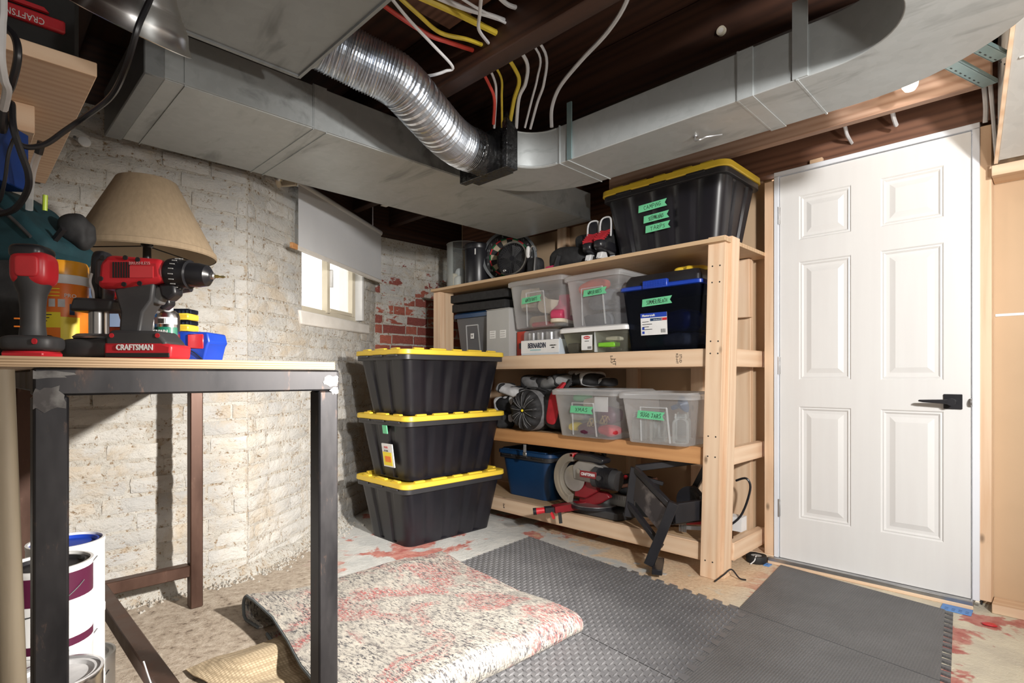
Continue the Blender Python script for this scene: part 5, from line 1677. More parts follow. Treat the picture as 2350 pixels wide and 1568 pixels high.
# ------------------------------------------------------------------ workbench
wbn = thing('workbench', 'welded dark steel workbench frame with plywood top in the foreground', 'workbench')
def tb(name, a, b): return BX(name, M_steel, wbn, a, b, .004)
def tr(name, a, b): return BX(name, M_rust, wbn, a, b, .004)
XF, XR = -1.27, -2.70
Y0, Y1 = .098, .672
ZF = 1.016
S = .05
tb('leg', (XF - S, Y0, 0), (XF, Y0 + S, ZF - S))
tb('leg', (XF - S, Y1 - S, 0), (XF, Y1, ZF - S))
tr('leg', (XR, Y0 + .06, 0), (XR + S, Y0 + .06 + S, ZF - S))
tr('leg', (XR, Y1 + .045, 0), (XR + S, Y1 + .045 + S, ZF - S))
tb('top_rail', (XF - S, Y0, ZF - S), (XF, Y1, ZF))
tb('top_rail', (XR, Y0 + .06, ZF - S), (XR + S, Y1 + .045 + S, ZF))
tb('top_rail', (XR + S, Y0 + .03, ZF - S), (XF - S, Y0 + .08, ZF))
tb('top_rail', (XR + S, Y1 - .02, ZF - S), (XF - S, Y1 + .03, ZF))
tr('stretcher', (XR, Y0 + .11, .14), (XR + S, Y1 + .045, .19))
tr('stretcher', (XR + S, .375, .14), (XF - S, .425, .19))
tr('stretcher', (XF - S, Y0 + S, .14), (XF, Y1 - S, .19))
weld = pm('ground_weld', (.17, .165, .16), (.07, .065, .065), 22, .35, .8, lo=.42, hi=.6)
rw = random.Random(4)
def weld_patch(cy, cz, ry, rz_):
    ps = [(cy + ry * cos(R(a)) * rw.uniform(.55, 1.0), cz + rz_ * sin(R(a)) * rw.uniform(.55, 1.0)) for a in range(0, 360, 20)]
    ps = [(min(max(y, Y0), Y1), min(z, ZF)) for y, z in ps]
    MB().prism(ps, -.0008, .0, Matrix.Translation((XF, 0, 0)) @ Matrix.Rotation(R(90), 4, 'Z')).build('weld_patch', weld, wbn, sharp=None)
weld_patch(Y0 + .02, ZF - .055, .034, .030)
weld_patch(Y0 + .012, ZF - .012, .05, .010)
weld_patch(Y1 - .018, ZF - .028, .030, .018)
weld_patch(Y1 - .01, ZF - .05, .016, .012)
top = BX('plywood_top', ply[1], wbn, (XR - .02, -.35, 1.017), (XF - .002, .664, 1.036), .001)
for k in range(3):
    BX('ply_layer', pm('ply_edge_dark', (.40, .26, .14), None, 20, .7, stretch=(1, .1, 1)), wbn, (XF - .0025, -.35, 1.0195 + k * .005), (XF - .0014, .664, 1.0215 + k * .005), 0)

BZ = 1.0365
# ------------------------------------------------------------------ tools on the bench
def drill(name, label, loc, rz, s=1.0, chuck=True):
    t = thing(name, label, 'drill', loc, rz)
    def p(poly, h, m_, nm, bv=.006, par=t): return MB().prism([(x * s, z * s) for x, z in poly], -h * s, h * s).build(nm, m_, par, bevel=bv * s, seg=3)
    body = p([(-.082, .150), (-.078, .205), (-.06, .222), (.055, .213), (.062, .165), (.02, .158), (-.03, .150)], .030, M_red, 'motor_housing', .012)
    p([(-.088, .158), (-.086, .212), (-.058, .221), (-.056, .160)], .0285, M_dgrey, 'rear_cap', .008)
    p([(-.035, .155), (.035, .163), (.03, .125), (.012, .10), (.004, .055), (.012, .045), (-.04, .045), (-.036, .10), (-.05, .15)], .022, M_dgrey, 'handle', .012)
    mb = MB()
    for k in range(7): mb.box((-.045 + k * .0055) * s, -.0315 * s, .172 * s, (-.042 + k * .0055) * s, -.0300 * s, .205 * s)
    mb.build('vents', M_blackm, t)
    pl = MB().box(-.012 * s, -.0313 * s, .172 * s, .040 * s, -.0300 * s, .196 * s).build('side_plate', pm('bright_red_plate', (.72, .06, .07), None, 6, .3), t)
    text('BRUSHLESS', .009 * s, pm('pink_print', (.75, .35, .35), None, 5, .5), t, (.012 * s, -.0318 * s, .202 * s))
    if chuck:
        ax = Matrix.Translation((.058 * s, 0, .187 * s)) @ Matrix.Rotation(R(94), 4, 'Y')
        MB().lathe([(.031 * s, 0), (.033 * s, .01 * s), (.030 * s, .03 * s), (.031 * s, .042 * s), (.024 * s, .045 * s)], 26, ax).build('clutch_ring', M_black, t)
        mb = MB()
        for k in range(18):
            a = k * 2 * pi / 18
            mb.box(.0325 * s * cos(a) - .001, .0325 * s * sin(a) - .001, .014 * s, .0325 * s * cos(a) + .001, .0325 * s * sin(a) + .001, .024 * s, ax)
        mb.build('torque_marks', M_gbox, t)
        MB().lathe([(.026 * s, .044 * s), (.026 * s, .062 * s), (.0225 * s, .080 * s), (.012 * s, .088 * s)], 22, ax).build('chuck', M_black, t)
        MB().lathe([(.008 * s, .086 * s), (.007 * s, .094 * s), (.004 * s, .096 * s)], 12, ax).build('chuck_jaws', M_steelb, t)
        MB().lathe([(.0035 * s, .09 * s), (.0035 * s, .102 * s), (.002 * s, .106 * s), (.003 * s, .114 * s), (.0006, .119 * s)], 8, ax).build('driver_bit', pm('brass_bit', (.55, .42, .10), (.2, .2, .2), 40, .4, .8), t)
    else:
        ax = Matrix.Translation((.05 * s, 0, .187 * s)) @ Matrix.Rotation(R(92), 4, 'Y')
        MB().lathe([(.030 * s, 0), (.028 * s, .035 * s), (.016 * s, .05 * s), (.012 * s, .07 * s)], 22, ax).build('nose', M_black, t)
    p([(.022, .155), (.045, .158), (.048, .135), (.04, .118), (.018, .122)], .011, pm('grey_trigger', (.16, .165, .17), None, 6, .4), 'trigger', .005)
    p([(.04, .162), (.075, .165), (.078, .14), (.06, .125), (.045, .135)], .016, M_black, 'work_lamp', .006)
    bt_ = p([(-.058, .022), (.060, .018), (.072, .034), (.050, .060), (-.045, .062), (-.058, .05)], .036, M_dgrey, 'battery_mount', .006)
    p([(-.060, .001), (.080, .001), (.083, .030), (.060, .036), (-.060, .036)], .037, M_red, 'battery_pack', .006)
    p([(-.057, .004), (.078, .004), (.078, .014), (-.057, .014)], .0378, M_blackm, 'battery_band', .002)
    text('CRAFTSMAN', .0165 * s, M_paper, t, (.006 * s, -.0385 * s, .0245 * s), sx=.82, bold=.0004)
    for x in (-.043, .053): MB().cyl((x * s, -.0365 * s, .05 * s), (x * s, -.0375 * s, .05 * s), .005 * s, n=10).build('screw', M_red, t)
    for x, z in ((-.070, .170), (-.066, .214), (-.018, .214), (-.021, .158), (.008, .210), (.012, .160)):
        MB().cyl((x * s, -.030 * s, z * s), (x * s, -.0325 * s, z * s), .005 * s, n=10).build('screw', M_blackm, t)
    return t


drill('cordless_drill', 'red and black cordless drill with chuck and bit pointing right on the bench', (-1.405, .290, BZ), YAW, 1.0)
drill('impact_driver', 'red and black cordless impact driver half hidden behind the drill', (-1.575, .318, BZ), YAW + R(4), .98, chuck=False)

# upright driver at the far left, seen from behind
t = thing('cordless_ratchet', 'upright dark grey cordless driver with red head at the left end of the bench', 'driver', (-1.45, .112, BZ), YAW + R(12))
t.scale = (.68, .68, .97)
superblob(MB(), (.10, .09, .072), .55).build('red_head', M_red, t, loc=(0.004, 0, .182))
superblob(MB(), (.058, .012, .042), .4).build('head_button', pm('bright_red', (.68, .04, .05), None, 5, .4), t, loc=(.008, -.043, .184))
superblob(MB(), (.092, .10, .034), .6).build('top_pad', M_black, t, loc=(-.006, .01, .216))
MB().lathe([(.046, 0), (.040, .012), (.033, .022), (.029, .05), (.030, .085), (.033, .11), (.043, .128), (.046, .145)], 24).build('grip', M_dgrey, t, loc=(0, 0, .020))
superblob(MB(), (.135, .11, .034), .5).build('battery_foot', M_dgrey, t, loc=(0, 0, .030))
BX('battery_red', M_red, t, (-.052, -.05, .0005), (.052, .05, .014), .004)
for z in (.062, .078): BX('grip_mark', M_orange, t, (-.031, -.029, z), (-.018, -.026, z + .003), 0)
MB().cyl((.035, -.054, .033), (.035, -.060, .033), .006, n=12).build('screw', M_red, t)

# orange wipes canister
t = thing('wipes_canister', 'orange and yellow canister of work wipes behind the grey driver', 'canister', (-1.655, .184, BZ), YAW)
MB().lathe([(.044, 0), (.046, .004), (.046, .175), (.044, .18)], 32).build('canister_body', M_orange, t)
MB().lathe([(.0466, .0), (.0466, .014)], 32, cap0=False, cap1=False).build('base_band', M_white, t)
MB().lathe([(.0468, .176), (.0475, .178), (.0475, .195), (.046, .197)], 32).build('white_band', M_white, t)
MB().lathe([(.046, .196), (.046, .222), (.042, .23), (.0005, .232)], 32, cap0=False, cap1=False).build('cap', pm('amber_cap', (.85, .36, .02), None, 5, .35), t)
def curved(r, a0, a1, z0, z1, m_, nm):
    mb = MB(); k = 8
    mb.loft([[(r * sin(R(a0 + (a1 - a0) * i / k)), -r * cos(R(a0 + (a1 - a0) * i / k)), z0) for i in range(k + 1)], [(r * sin(R(a0 + (a1 - a0) * i / k)), -r * cos(R(a0 + (a1 - a0) * i / k)), z1) for i in range(k + 1)]], False, False, False)
    return mb.build(nm, m_, t)
curved(.0464, -35, 30, .075, .11, M_yell, 'yellow_panel')
curved(.0464, 30, 75, .005, .10, M_yell, 'yellow_side')
for k in range(3): curved(.0467, -20, 28, .162 - k * .008, .164 - k * .008, M_yell, 'print_line')
for k in range(4): curved(.0468, -30, 10 - k * 6, .103 - k * .007, .105 - k * .007, M_dgrey, 'print_line')
for k in range(3): curved(.0467, -20 + k * 22, -4 + k * 22, .122, .14, M_wfab, 'picture_panel')
curved(.0467, 50, 62, .105, .13, M_navy, 'blue_flag')
MB().cyl((-.0, -.0462, .035), (0, -.0475, .035), .023, n=20).build('black_badge', M_black, t)
text('PRO', .020, M_paper, t, (0, -.0482, .035), bold=.0006)
text('PRO', .012, M_paper, t, (.0375, -.030, .148), rot=(R(90), 0, R(52)))

# trim router base with chrome column
t = thing('trim_router', 'small router with chrome column and dark plastic base on the bench', 'router', (-1.50, .226, BZ), YAW)
superblob(MB(), (.118, .10, .045), .45).build('base', M_dgrey, t, loc=(0, 0, .024))
MB().lathe([(.0005, .046), (.045, .046), (.047, .05), (.04, .056), (.0005, .056)], 26, cap0=False, cap1=False).build('base_ring', M_steelb, t)
MB().cyl((.0, 0, .05), (.0, 0, .105), .019, n=24).build('column', M_chrome, t)
MB().prism([(-.045, .105), (.045, .105), (.05, .13), (-.035, .135)], -.03, .03).build('motor_clamp', M_dgrey, t, bevel=.006)
superblob(MB(), (.03, .05, .12), .5).build('motor', M_black, t, loc=(-.028, .05, .19))
MB().tube(smooth_path([(-.012, -.0, .13), (-.006, -.01, .15), (-.012, -.01, .17), (-.016, .0, .19)]), .0025, 6).build('cable', M_white, t)

# chain degreaser can
t = thing('spray_can', 'silver and green chain degreaser spray can behind the drill', 'spray can', (-1.713, .408, BZ), YAW)
MB().lathe([(.028, 0), (.030, .004), (.030, .125), (.027, .135), (.018, .142), (.0005, .144)], 28, cap0=False).build('can_body', M_chrome, t)
curved(.0304, -80, 80, .052, .096, M_grn, 'green_label')
curved(.0304, -80, 80, .104, .122, M_paper, 'white_label')
text('CHAIN', .0125, M_paper, t, (0, -.0312, .083), bold=.0003)
text('DEGREASER', .0115, M_paper, t, (0, -.0313, .070), bold=.0003, sx=.82)
text('DRIVE CLEANER', .006, M_yell, t, (.002, -.0312, .059), sx=.85)
text('||||||', .014, M_ink, t, (.004, -.0312, .113))
MB().lathe([(.014, .142), (.013, .165), (.008, .168), (.0005, .168)], 16, cap0=False, cap1=False).build('nozzle_cap', M_white, t)

# blue case with red latch and yellow bit boxes on it
t = thing('blue_case', 'small bright blue plastic case with red latch at the right of the bench tools', 'case', (-1.757, .483, BZ), YAW)
MB().prism([(-.065, 0), (.050, 0), (.062, .05), (.068, .06), (.062, .088), (-.065, .092)], -.04, .06).build('case_body', M_blue, t, bevel=.005)
BX('red_latch', M_red, t, (.008, -.0435, .042), (.052, -.0395, .082), .002)
MB().tube(smooth_path([(-.06, -.043, .05), (-.02, -.044, .042), (.02, -.044, .035), (.05, -.043, .012)]), .0016, 5).build('print_curve', M_ink, t)
text('ips', .012, M_paper, t, (-.045, -.0415, .032))
text('OW', .014, M_paper, t, (-.035, -.0415, .012))
for k, z in enumerate((.0925, .124)):
    o = thing('bit_box', ('lower', 'upper')[k] + ' of two yellow driver bit boxes with clear lids on the blue case', 'bit box', (-1.779, .461, BZ + z), YAW, 'yellow bit boxes')
    BX('tray', M_yel, o, (-.032, -.028, 0), (.032, .028, .018), .003)
    BX('clear_cover', M_smoke, o, (-.031, -.027, .0185), (.031, .027, .031), .002)
    for j in range(5): MB().cyl((-.022 + j * .011, 0, .0185), (-.022 + j * .011, 0, .029), .003, n=6).build('driver_bit', M_steelb, o)

# clutter behind: blue box, red packet
t = BX('blue_carton', M_navy, None, (-1.92, .24, BZ), (-1.80, .36, BZ + .215), .003)
tag(t, 'dark blue carton behind the drill under the lampshade', 'carton')
t = thing('label_packet', 'white and red labelled packet standing behind the router', 'packet', (-1.66, .262, BZ), YAW)
BX('packet_body', M_dred, t, (-.05, -.012, 0), (.05, .012, .085), .002)
BX('white_label', M_paper, t, (-.045, -.0128, .03), (-.01, -.0122, .08), 0)
for k in range(3): BX('print_line', M_ink, t, (-.04, -.0134, .04 + k * .011), (-.016, -.0129, .043 + k * .011), 0)

# ------------------------------------------------------------------ table lamp
t = thing('table_lamp', 'table lamp with tan linen shade and turned dark base at the back of the bench', 'lamp', (-2.165, .456, BZ), 0)
t.scale = (1, 1, 1.095)
MB().lathe([(.204, .335), (.206, .338), (.205, .347), (.088, .560), (.086, .562)], 48, cap0=False, cap1=False).build('shade', M_shade, t)
MB().lathe([(.202, .336), (.084, .560)], 48, cap0=False, cap1=False).build('shade_lining', M_shadein, t)
MB().lathe([(.2042, .336), (.2068, .338), (.2056, .352), (.2035, .354)], 48, cap0=False, cap1=False).build('shade_trim', M_shade, t)
MB().lathe([(.075, 0), (.078, .012), (.05, .022), (.028, .04), (.045, .08), (.06, .12), (.05, .17), (.022, .215), (.016, .23), (.026, .240), (.036, .252), (.030, .262), (.014, .272), (.020, .282), (.024, .288), (.013, .298), (.012, .36), (.018, .365), (.018, .40), (.0005, .41)], 24, cap1=False).build('turned_base', M_black, t)
for a in (0, 120, 240): MB().bar((0, 0, .365), (.19 * cos(R(a)), .19 * sin(R(a)), .352), .003, .003).build('shade_spider', M_blackm, t)

# ------------------------------------------------------------------ tool bag and hanging clutter at the left
t = thing('tool_bag', 'teal and black canvas tool bag at the back left of the bench', 'bag', (-2.10, .135, BZ), YAW)
t.scale = (1, 1, 1.22)
superblob(MB(), (.40, .20, .24), .4, .008, 7, 2).build('bag_lower', M_bfab, t, loc=(-.04, 0, .122))
MB().prism([(-.22, .225), (.13, .225), (.165, .265), (.12, .30), (.04, .37), (-.02, .40), (-.22, .39)], -.10, .09).build('bag_upper', M_teal, t, bevel=.02, seg=3)
MB().tube(smooth_path([(-.2, -.105, .37), (-.05, -.107, .36), (.04, -.106, .335), (.12, -.104, .275)]), .004, 6).build('piping', M_dgrey, t)
superblob(MB(), (.085, .06, .06), .7, .022, 22, 6).build('black_pouch', M_bfab, t, loc=(.15, .02, .31))
MB().cyl((.095, -.03, .35), (.098, -.032, .385), .006, n=10).build('lime_pen', pm('lime_pen', (.55, .75, .06), None, 5, .4), t)
MB().bar((.14, -.06, .27), (.18, -.07, .30), .012, .01).build('zip_pull', M_black, t)

t = thing('blue_carton', 'blue carton with white handwritten tag perched on the teal tool bag', 'carton', (-2.035, .070, 1.515), YAW + R(8))
BX('carton', pm('royal_blue_card', (.01, .05, .26), (.008, .04, .20), 5, .45), t, (-.10, -.06, 0), (.055, .06, .16), .003)
tg = MB().prism([(-.03, .03), (.03, .0), (.026, .06), (-.026, .095)], -.0625, -.0605).build('paper_tag', M_paper, t)
handwriting('1N52', .055, .022, tg, (0, -.063, .048), rot=(R(90), R(-80), 0), seed=3)
for k in range(4): BX('print_line', M_gbox, t, (-.02 + k * .008, -.0608, .105), (-.018 + k * .008, -.0602, .14), 0)

# high shelf with its cleat
hs = thing('wall_shelf', 'thick pine shelf board high on the left wall above the bench', 'shelf')
BX('board', pine[1], hs, (-2.89, -.8, 1.774), (-1.765, .262, 1.810), .002)
BX('cleat', pine[1], hs, (-2.22, -.4, 1.695), (-2.08, .165, 1.7735), .002)
t = thing('tool_case', 'black tool case with red latch bar lying on the high shelf', 'case', (-1.83, .0, 1.811))
BX('case_body', M_blackm, t, (-.42, -.5, 0), (-.01, .235, .27), .01)
lb_ = BX('latch_bar', M_red, t, (-.012, .02, .076), (.004, .205, .108), .004, label='red latch bar with pale lettering upside down')
MB().prism([(-.10, .022), (.06, .022), (.05, .032), (-.10, .032)], -.008, .002, Matrix.Rotation(R(90), 4, 'Z')).build('latch_lip', M_red, lb_)
text('CRAFTSMAN', .023, M_paper, lb_, (.0092, .0, -.006), rot=(R(90), R(180), R(90)), sx=.78)

# clamp lamp with spun reflector
vw = Vector((.71, -.70, 0)); rtv = Vector((cos(YAW), sin(YAW), 0))
ax_ = (Vector((0, 0, 1)) * .86 + rtv * .46 + vw * .30).normalized()
t = thing('clamp_lamp', 'clamp lamp with ribbed aluminium reflector hanging at the top left', 'lamp', (-1.585, .302, 1.838))
q = ax_.to_track_quat('Z', 'Y').to_matrix().to_4x4()
prof = [(.128, -.002), (.131, .0), (.128, .004), (.120, .015), (.115, .030), (.111, .042), (.109, .044), (.107, .050), (.104, .052), (.102, .058), (.098, .060), (.096, .066), (.092, .068), (.090, .074), (.085, .082), (.078, .092), (.066, .112), (.05, .128), (.03, .138), (.024, .15)]
MB().lathe(prof, 48, q, cap0=False, cap1=False).build('reflector', M_alu, t, sharp=60)
MB().lathe([(r - .0015, z) for r, z in prof], 48, q, cap0=False, cap1=False).build('reflector_inside', M_white, t, sharp=60)
MB().lathe([(.02, .145), (.022, .21), (.016, .215)], 20, q).build('socket', M_black, t)
MB().lathe([(.0005, .02), (.02, .03), (.028, .055), (.016, .10), (.014, .145)], 16, q, cap0=False).build('bulb', M_glass, t)


def cord(label, pts, r, m_=M_black, nm='extension_cord'):
    return tag(MB().tube(smooth_path(pts, 8), r, 8).build(nm, m_), label, 'cord')
cord('black lamp cord sweeping from the clamp lamp down to the blue carton', [(-1.55, .36, 2.06), (-1.42, .31, 1.85), (-1.384, .276, 1.742), (-1.438, .265, 1.676), (-1.559, .258, 1.65), (-1.74, .235, 1.655), (-1.788, .2, 1.623), (-1.797, .163, 1.581), (-1.792, .126, 1.561), (-1.784, .10, 1.571)], .0065)
cord('thick tangled black cord hanging at the left edge above the bench', [(-1.66, .05, 1.83), (-1.628, .077, 1.765), (-1.61, .095, 1.735), (-1.606, .099, 1.694), (-1.641, .092, 1.648), (-1.693, .083, 1.625), (-1.739, .08, 1.569), (-1.755, .092, 1.619), (-1.745, .097, 1.64), (-1.721, .098, 1.58), (-1.734, .113, 1.527), (-1.749, .127, 1.483), (-1.777, .126, 1.448), (-1.828, .104, 1.41), (-1.90, .06, 1.40)], .0075)
cord('thin black cord loop in front of the blue carton', [(-1.79, .10, 1.59), (-1.772, .108, 1.587), (-1.782, .094, 1.535), (-1.803, .087, 1.466), (-1.834, .075, 1.42), (-1.86, .03, 1.40)], .004)
cord('white cable hanging down the left edge of the picture', [(-1.53, .05, 2.30), (-1.495, .068, 1.80), (-1.495, .068, 1.697), (-1.496, .067, 1.637), (-1.521, .073, 1.604), (-1.543, .079, 1.592), (-1.60, .076, 1.571)], .008, M_wire_w, 'cable')
o = thing('bottle_brush', 'clear plastic tube with black tip sticking up behind the teal bag', 'tube', (-1.975, .145, 1.45))
MB().tube(smooth_path([(0, 0, 0), (.03, 0, .055), (.06, .004, .10), (.10, .012, .135)]), .008, 10).build('tube', M_clearlid, o)
MB().cyl((.095, .011, .128), (.112, .016, .155), .009, n=10).build('tip', M_black, o)

# ------------------------------------------------------------------ paint cans under the bench
def can(loc, label, side, lid, r=.083, h=.19, band=None, group='paint cans under the bench'):
    t = thing('paint_can', label, 'paint can', loc, YAW, group)
    MB().lathe([(r * .97, 0), (r, .003), (r, .006), (r * .985, .008), (r * .985, h - .012), (r, h - .009), (r, h), (r * .93, h), (r * .92, h - .007)], 36, cap1=False).build('can_wall', side, t)
    MB().lathe([(r * .925, h - .006), (r * .80, h - .004), (r * .76, h - .012), (.0005, h - .012)], 36, cap0=False, cap1=False).build('lid', lid, t)
    if band is not None:
        MB().lathe([(r * .988, h * .60), (r * .988, h - .014)], 36, cap0=False, cap1=False).build('label_band', band, t)
        MB().lathe([(r * .988, .010), (r * .988, .028)], 36, cap0=False, cap1=False).build('label_foot', band, t)
    pts = [(r * 1.01 * sin(R(a)), -r * 1.01 * cos(R(a)) * 1.0, h * .80 - .06 * cos(R(a))) for a in range(-88, 92, 8)]
    MB().tube(pts, .0014, 5).build('wire_handle', M_dgrey, t)
    return t


ca, cb, cc, cd_ = (-1.665, .157), (-1.855, .210), (-2.022, .262), (-1.490, .150)
def cn(p, z): return (p[0], p[1], z)
can(cn(ca, .0), 'white paint can at the very bottom of the plum-label stack', M_white, M_white)
can(cn(ca, .1905), 'white paint can in the middle of the plum-label stack', M_white, M_white)
k_ = can(cn(ca, .381), 'white paint can with plum label and black lid on top of its stack', M_white, M_black, band=M_plum)
text('ENAMEL', .011, M_paper, k_, (-.058, -.062, .150), rot=(R(90), 0, R(-43)))
text('PRIMER', .011, M_gbox, k_, (-.058, -.062, .075), rot=(R(90), 0, R(-43)))
MB().box(-.012, -.001, -.012, .012, 0, .012).build('logo_patch', M_ink, k_, loc=(-.0625, -.0575, .105), rot=(0, 0, R(-47)))
MB().box(-.009, -.001, -.009, .009, 0, .009).build('orange_patch', M_orange, k_, loc=(-.038, -.074, .10), rot=(0, 0, R(-27)))
can(cn(cb, .0), 'white paint can at the bottom of the blue-lid stack', M_white, M_white)
can(cn(cb, .1905), 'white paint can in the middle of the blue-lid stack', M_white, M_white)
can(cn(cb, .381), 'white paint can with bright blue lid, top of its stack', M_white, M_blue)
can(cn(cc, .0), 'large white paint can under the small green-striped can', M_white, M_white)
k_ = can(cn(cc, .1905), 'small white paint can with green stripes beside the blue-lid stack', M_white, M_steelb, r=.056, h=.19)
for x in (.028, .044): MB().box(x - .004, -.003, .06, x + .004, .003, .16).build('green_stripe', M_grn, k_, loc=(0, -.0535 + (x - .028) * 1.1, 0))
MB().lathe([(.0565, .012), (.0565, .052)], 30, cap0=False, cap1=False).build('green_band', M_grn, k_)
can(cn(cd_, .0), 'grey paint can at the bottom directly behind the front bench leg', M_gbox, M_gbox)
can(cn(cd_, .1905), 'open white paint can with black rim directly behind the front bench leg', M_chrome, M_wfab)

o = thing('wood_pole', 'pale weathered wooden pole leaning under the bench at the far left edge', 'pole', (-1.264, .083, 0))
MB().tube([(0, 0, 0), (-.026, -.025, 1.012)], [.021, .018], 14).build('pole_shaft', greyw, o)
o = MB().tube(smooth_path([(-1.60, .33, .30), (-1.63, .36, .2), (-1.68, .40, .12), (-1.75, .42, .06), (-1.80, .44, .04)]), .002, 5).build('loose_wire', M_wire_w)
tag(o, 'thin white wire trailing from the paint cans', 'wire')

# ------------------------------------------------------------------ foam floor tiles
def tile_poly(sx, sy, n, teeth):
    """outline in local coordinates, teeth: set of sides (L R T B) carrying dovetails"""
    P = []
    d = .028
    def edge(p, q, nrm, on):
        p = Vector(p); q = Vector(q); nrm = Vector(nrm)
        if not on:
            P.append(tuple(p)); return
        e = (q - p) / n
        u = e.normalized()
        w = e.length
        for i in range(n):
            a = p + e * i
            P.append(tuple(a))
            P.append(tuple(a + u * w * .30)); P.append(tuple(a + u * w * .22 + nrm * d)); P.append(tuple(a + u * w * .78 + nrm * d)); P.append(tuple(a + u * w * .70))
    edge((0, -sy), (sx, -sy), (0, -1), 'B' in teeth)
    edge((sx, -sy), (sx, 0), (1, 0), 'R' in teeth)
    edge((sx, 0), (0, 0), (0, 1), 'T' in teeth)
    edge((0, 0), (0, -sy), (-1, 0), 'L' in teeth)
    return P


def checker_mat(name, c, scale):
    m, t, b = base_mat(name)
    v = coords(t, 'Object')
    ch = nn(t, 'ShaderNodeTexVoronoi')
    ch.inputs['Scale'].default_value = scale
    ch.inputs['Randomness'].default_value = 0.0
    t.links.new(v, ch.inputs['Vector'])
    n1 = noise_n(t, v, 4, 4)
    n2 = noise_n(t, v, 160, 2)
    col = ramp(t, n1, [(.35, c), (.7, tuple(x * 1.35 for x in c))])
    col = mixc(t, ramp(t, n2, [(.74, 0.0), (.78, .5)]), col, (.5, .48, .45))
    t.links.new(col, b.inputs['Base Color'])
    b.inputs['Roughness'].default_value = .5
    bump(t, b, ch.outputs['Distance'], .5, .004)
    return m


M_mat1 = pm('charcoal_foam', (.115, .115, .122), (.145, .145, .152), 6, .42)
M_mat2 = checker_mat('textured_foam', (.095, .096, .100), 110)
GD = 'diamond-plate foam tiles'


def tile_frame(ex, ey):
    """the floor tiles have crept out of square, so each set keeps its own edge directions"""
    ex = Vector(ex).normalized(); ey = Vector(ey).normalized()
    return Matrix(((ex.x, -ey.x, 0, 0), (ex.y, -ey.y, 0, 0), (0, 0, 1, 0), (0, 0, 0, 1)))


def diamond_tile(loc, fr, label, teeth, sx=.69, sy=.69):
    o = MB().plate(tile_poly(sx, sy, 9, teeth), 0, .010, fr).build('foam_tile', M_mat1, loc=loc, sharp=None)
    tag(o, label, 'floor mat', GD)
    mb = MB()
    n = 15
    p = sx / n
    for i in range(n):
        for j in range(n):
            for (ox, oy, ang) in ((.25, .25, 0), (.75, .75, 0), (.75, .25, 90), (.25, .75, 90)):
                c = Vector(((i + ox) * p, -(j + oy) * p * sy / sx, .010))
                u = Vector((cos(R(ang)), sin(R(ang)), 0)); w = Vector((-u.y, u.x, 0))
                L_, W_, H_ = p * .36, p * .10, .0036
                mb.add([c - u * L_, c - w * W_, c + u * L_, c + w * W_, c - u * L_ * .55 + Vector((0, 0, H_)), c + u * L_ * .55 + Vector((0, 0, H_))],
                       [(0, 1, 4), (1, 5, 4), (1, 2, 5), (2, 3, 5), (3, 4, 5), (3, 0, 4)], fr)
    mb.build('raised_tread', M_mat1, o, sharp=25, kind='stuff')
    return o


ex, ey = Vector((.9925, -.122, 0)), Vector((.10, -.995, 0))
F1 = tile_frame(ex, ey)
O1 = Vector((-2.335, 2.515, .0))
diamond_tile(O1, F1, 'charcoal diamond-plate foam tile at the back left, next to the black totes', '')
diamond_tile(O1 + ex * .695, F1, 'charcoal diamond-plate foam tile in front of the tool stand', 'TR')
diamond_tile(O1 + ex * .695 + ey * .695, F1, 'charcoal diamond-plate foam tile nearest the viewer beside the rug fold', 'R')
ex2, ey2 = Vector((.990, -.140, 0)), Vector((.098, -.995, 0))
F2 = tile_frame(ex2, ey2)
O2 = Vector((-1.045, 3.072, 0))
def plain_tile(loc, label, teeth, sx=.705, sy=.71):
    o = MB().plate(tile_poly(sx, sy, 14, teeth), 0, .0085, F2).build('foam_tile', M_mat2, loc=loc, sharp=None)
    return tag(o, label, 'floor mat', 'plain black foam tiles')
plain_tile(O2, 'plain black foam tile directly in front of the white door', 'R')
plain_tile(O2 + ey2 * .715, 'plain black foam tile at the bottom edge of the picture', 'R')
plain_tile(O2 + ex2 * .80 + ey2 * .735, 'black foam tile corner with jigsaw edge at the lower right', 'LT', .69, .6)

M_lblue = pm('light_blue_plastic', (.10, .26, .62), (.12, .30, .68), 6, .45)
for nm, a, b in (('right', (-.365, 2.985, .001), (-.262, 3.06, .005)), ('left', (-1.115, 3.015, .001), (-1.085, 3.06, .005))):
    o = thing('plastic_shim', 'light blue slotted plastic strip under the %s end of the door sill' % nm, 'shim', group='blue strips under the door sill')
    BX('strip', M_lblue, o, a, b, .0005)
    if nm == 'right':
        for i in range(4):
            for j in range(2): BX('slot', M_navy, o, (-.352 + i * .023, 2.995 + j * .018, .005), (-.340 + i * .023, 2.999 + j * .018, .0054), 0)
    else:
        BX('slot', M_navy, o, (-1.105, 3.03, .005), (-1.095, 3.034, .0054), 0)
o = superblob(MB(), (.05, .03, .008), .6, .006, 40, 2).build('paint_flake', M_red, loc=(-.20, 2.93, .005), rot=(0, 0, R(20)))
tag(o, 'curled bright red paint flake on the floor near the right door post', 'paint flake')
for k, (x, y) in enumerate(((-1.62, 2.56), (-1.44, 2.52))):
    o = BX('plastic_chip', M_clearlid, None, (x, y, .0005), (x + .03, y + .022, .004), .001)
    tag(o, '%s clear plastic chip lying on the floor below the bottom rail' % ('left', 'right')[k], 'chip', 'plastic chips on the floor')

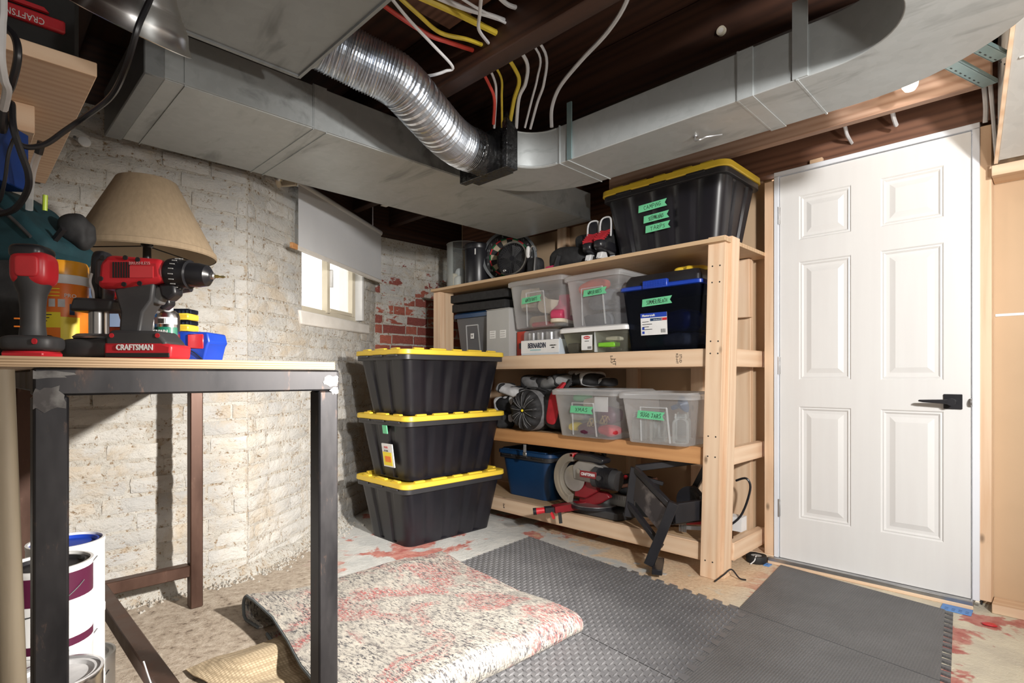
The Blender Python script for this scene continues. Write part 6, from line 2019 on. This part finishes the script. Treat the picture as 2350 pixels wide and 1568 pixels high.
# ------------------------------------------------------------------ folded rug and its pad
rg_ = thing('folded_rug', 'faded red, cream and charcoal patterned rug folded over on the floor', 'rug')
prof = [(-2.16, .010), (-1.80, .009), (-1.40, .010)]
prof += [(-1.36 + .042 * sin(R(a)), .052 - .042 * cos(R(a))) for a in range(15, 180, 15)]
prof += [(-1.38, .094), (-1.45, .092), (-1.52, .086), (-1.6, .078), (-1.7, .070), (-1.8, .066), (-1.9, .064), (-2.0, .065), (-2.1, .068), (-2.2, .074), (-2.28, .080)]
prof += [(-2.33 - .036 * sin(R(a)), .045 + .036 * cos(R(a))) for a in range(15, 180, 15)]
prof += [(-2.32, .010), (-2.24, .010)]
NY = 44
rows = []
for i in range(NY + 1):
    f = i / NY
    row = []
    for (x, z) in prof:
        s = (x + 2.38) / 1.07
        ya = .835 - .06 * s + .03 * sin(s * 6.0); yb = 1.835 - .13 * s
        y = ya + (yb - ya) * f
        lift = 1.0
        if z > .03:
            lift = 1 + .25 * mnoise.noise(Vector((x * 3, y * 3, 2))) - .35 * max(0, (f - .75)) * 2
            if f < .15: lift += (.15 - f) * 2.2 * (1 if x < -2.0 else .3)
        row.append((x + .012 * sin(y * 5), y, max(.006, z * lift)))
    rows.append(row)
mb = MB().loft(rows, False, False, closed=False)
rg_o = mb.build('rug_pile', M_rug, rg_, sharp=None)
sm = rg_o.modifiers.new('solid', 'SOLIDIFY'); sm.thickness = .007; sm.offset = -1
edge_pts = [Vector(p) for p in rows[0]]
MB().tube(edge_pts, .006, 7).build('binding', pm('grey_binding', (.13, .15, .16), None, 30, .8), rg_)
MB().tube([Vector(p) for p in rows[-1]], .005, 7).build('binding', pm('grey_binding', (.13, .15, .16), None, 30, .8), rg_)

rows = []
for i in range(26):
    f = i / 25
    row = []
    for j in range(26):
        g = j / 25
        x = -2.10 + .46 * g + .02 * sin(f * 4)
        y = .545 + .10 * (1 - g) * g + f * .55 + .06 * abs(g - .15)
        z = .016 + .034 * math.exp(-((g - .25) / .22) ** 2) + .018 * math.exp(-((g - .70 - .10 * f) / .12) ** 2) + .008 * mnoise.noise(Vector((x * 6, y * 4, 3)))
        z *= min(1, .35 + f * 4)
        z = min(z, .052)
        row.append((x, y, max(.009, z)))
    rows.append(row)
o = MB().loft(rows, False, False, closed=False).build('rug_pad', M_pad, sharp=None)
tag(o, 'beige waffle-weave rug pad bunched up and sticking out from the folded rug', 'rug pad')
sm = o.modifiers.new('solid', 'SOLIDIFY'); sm.thickness = .005; sm.offset = -1
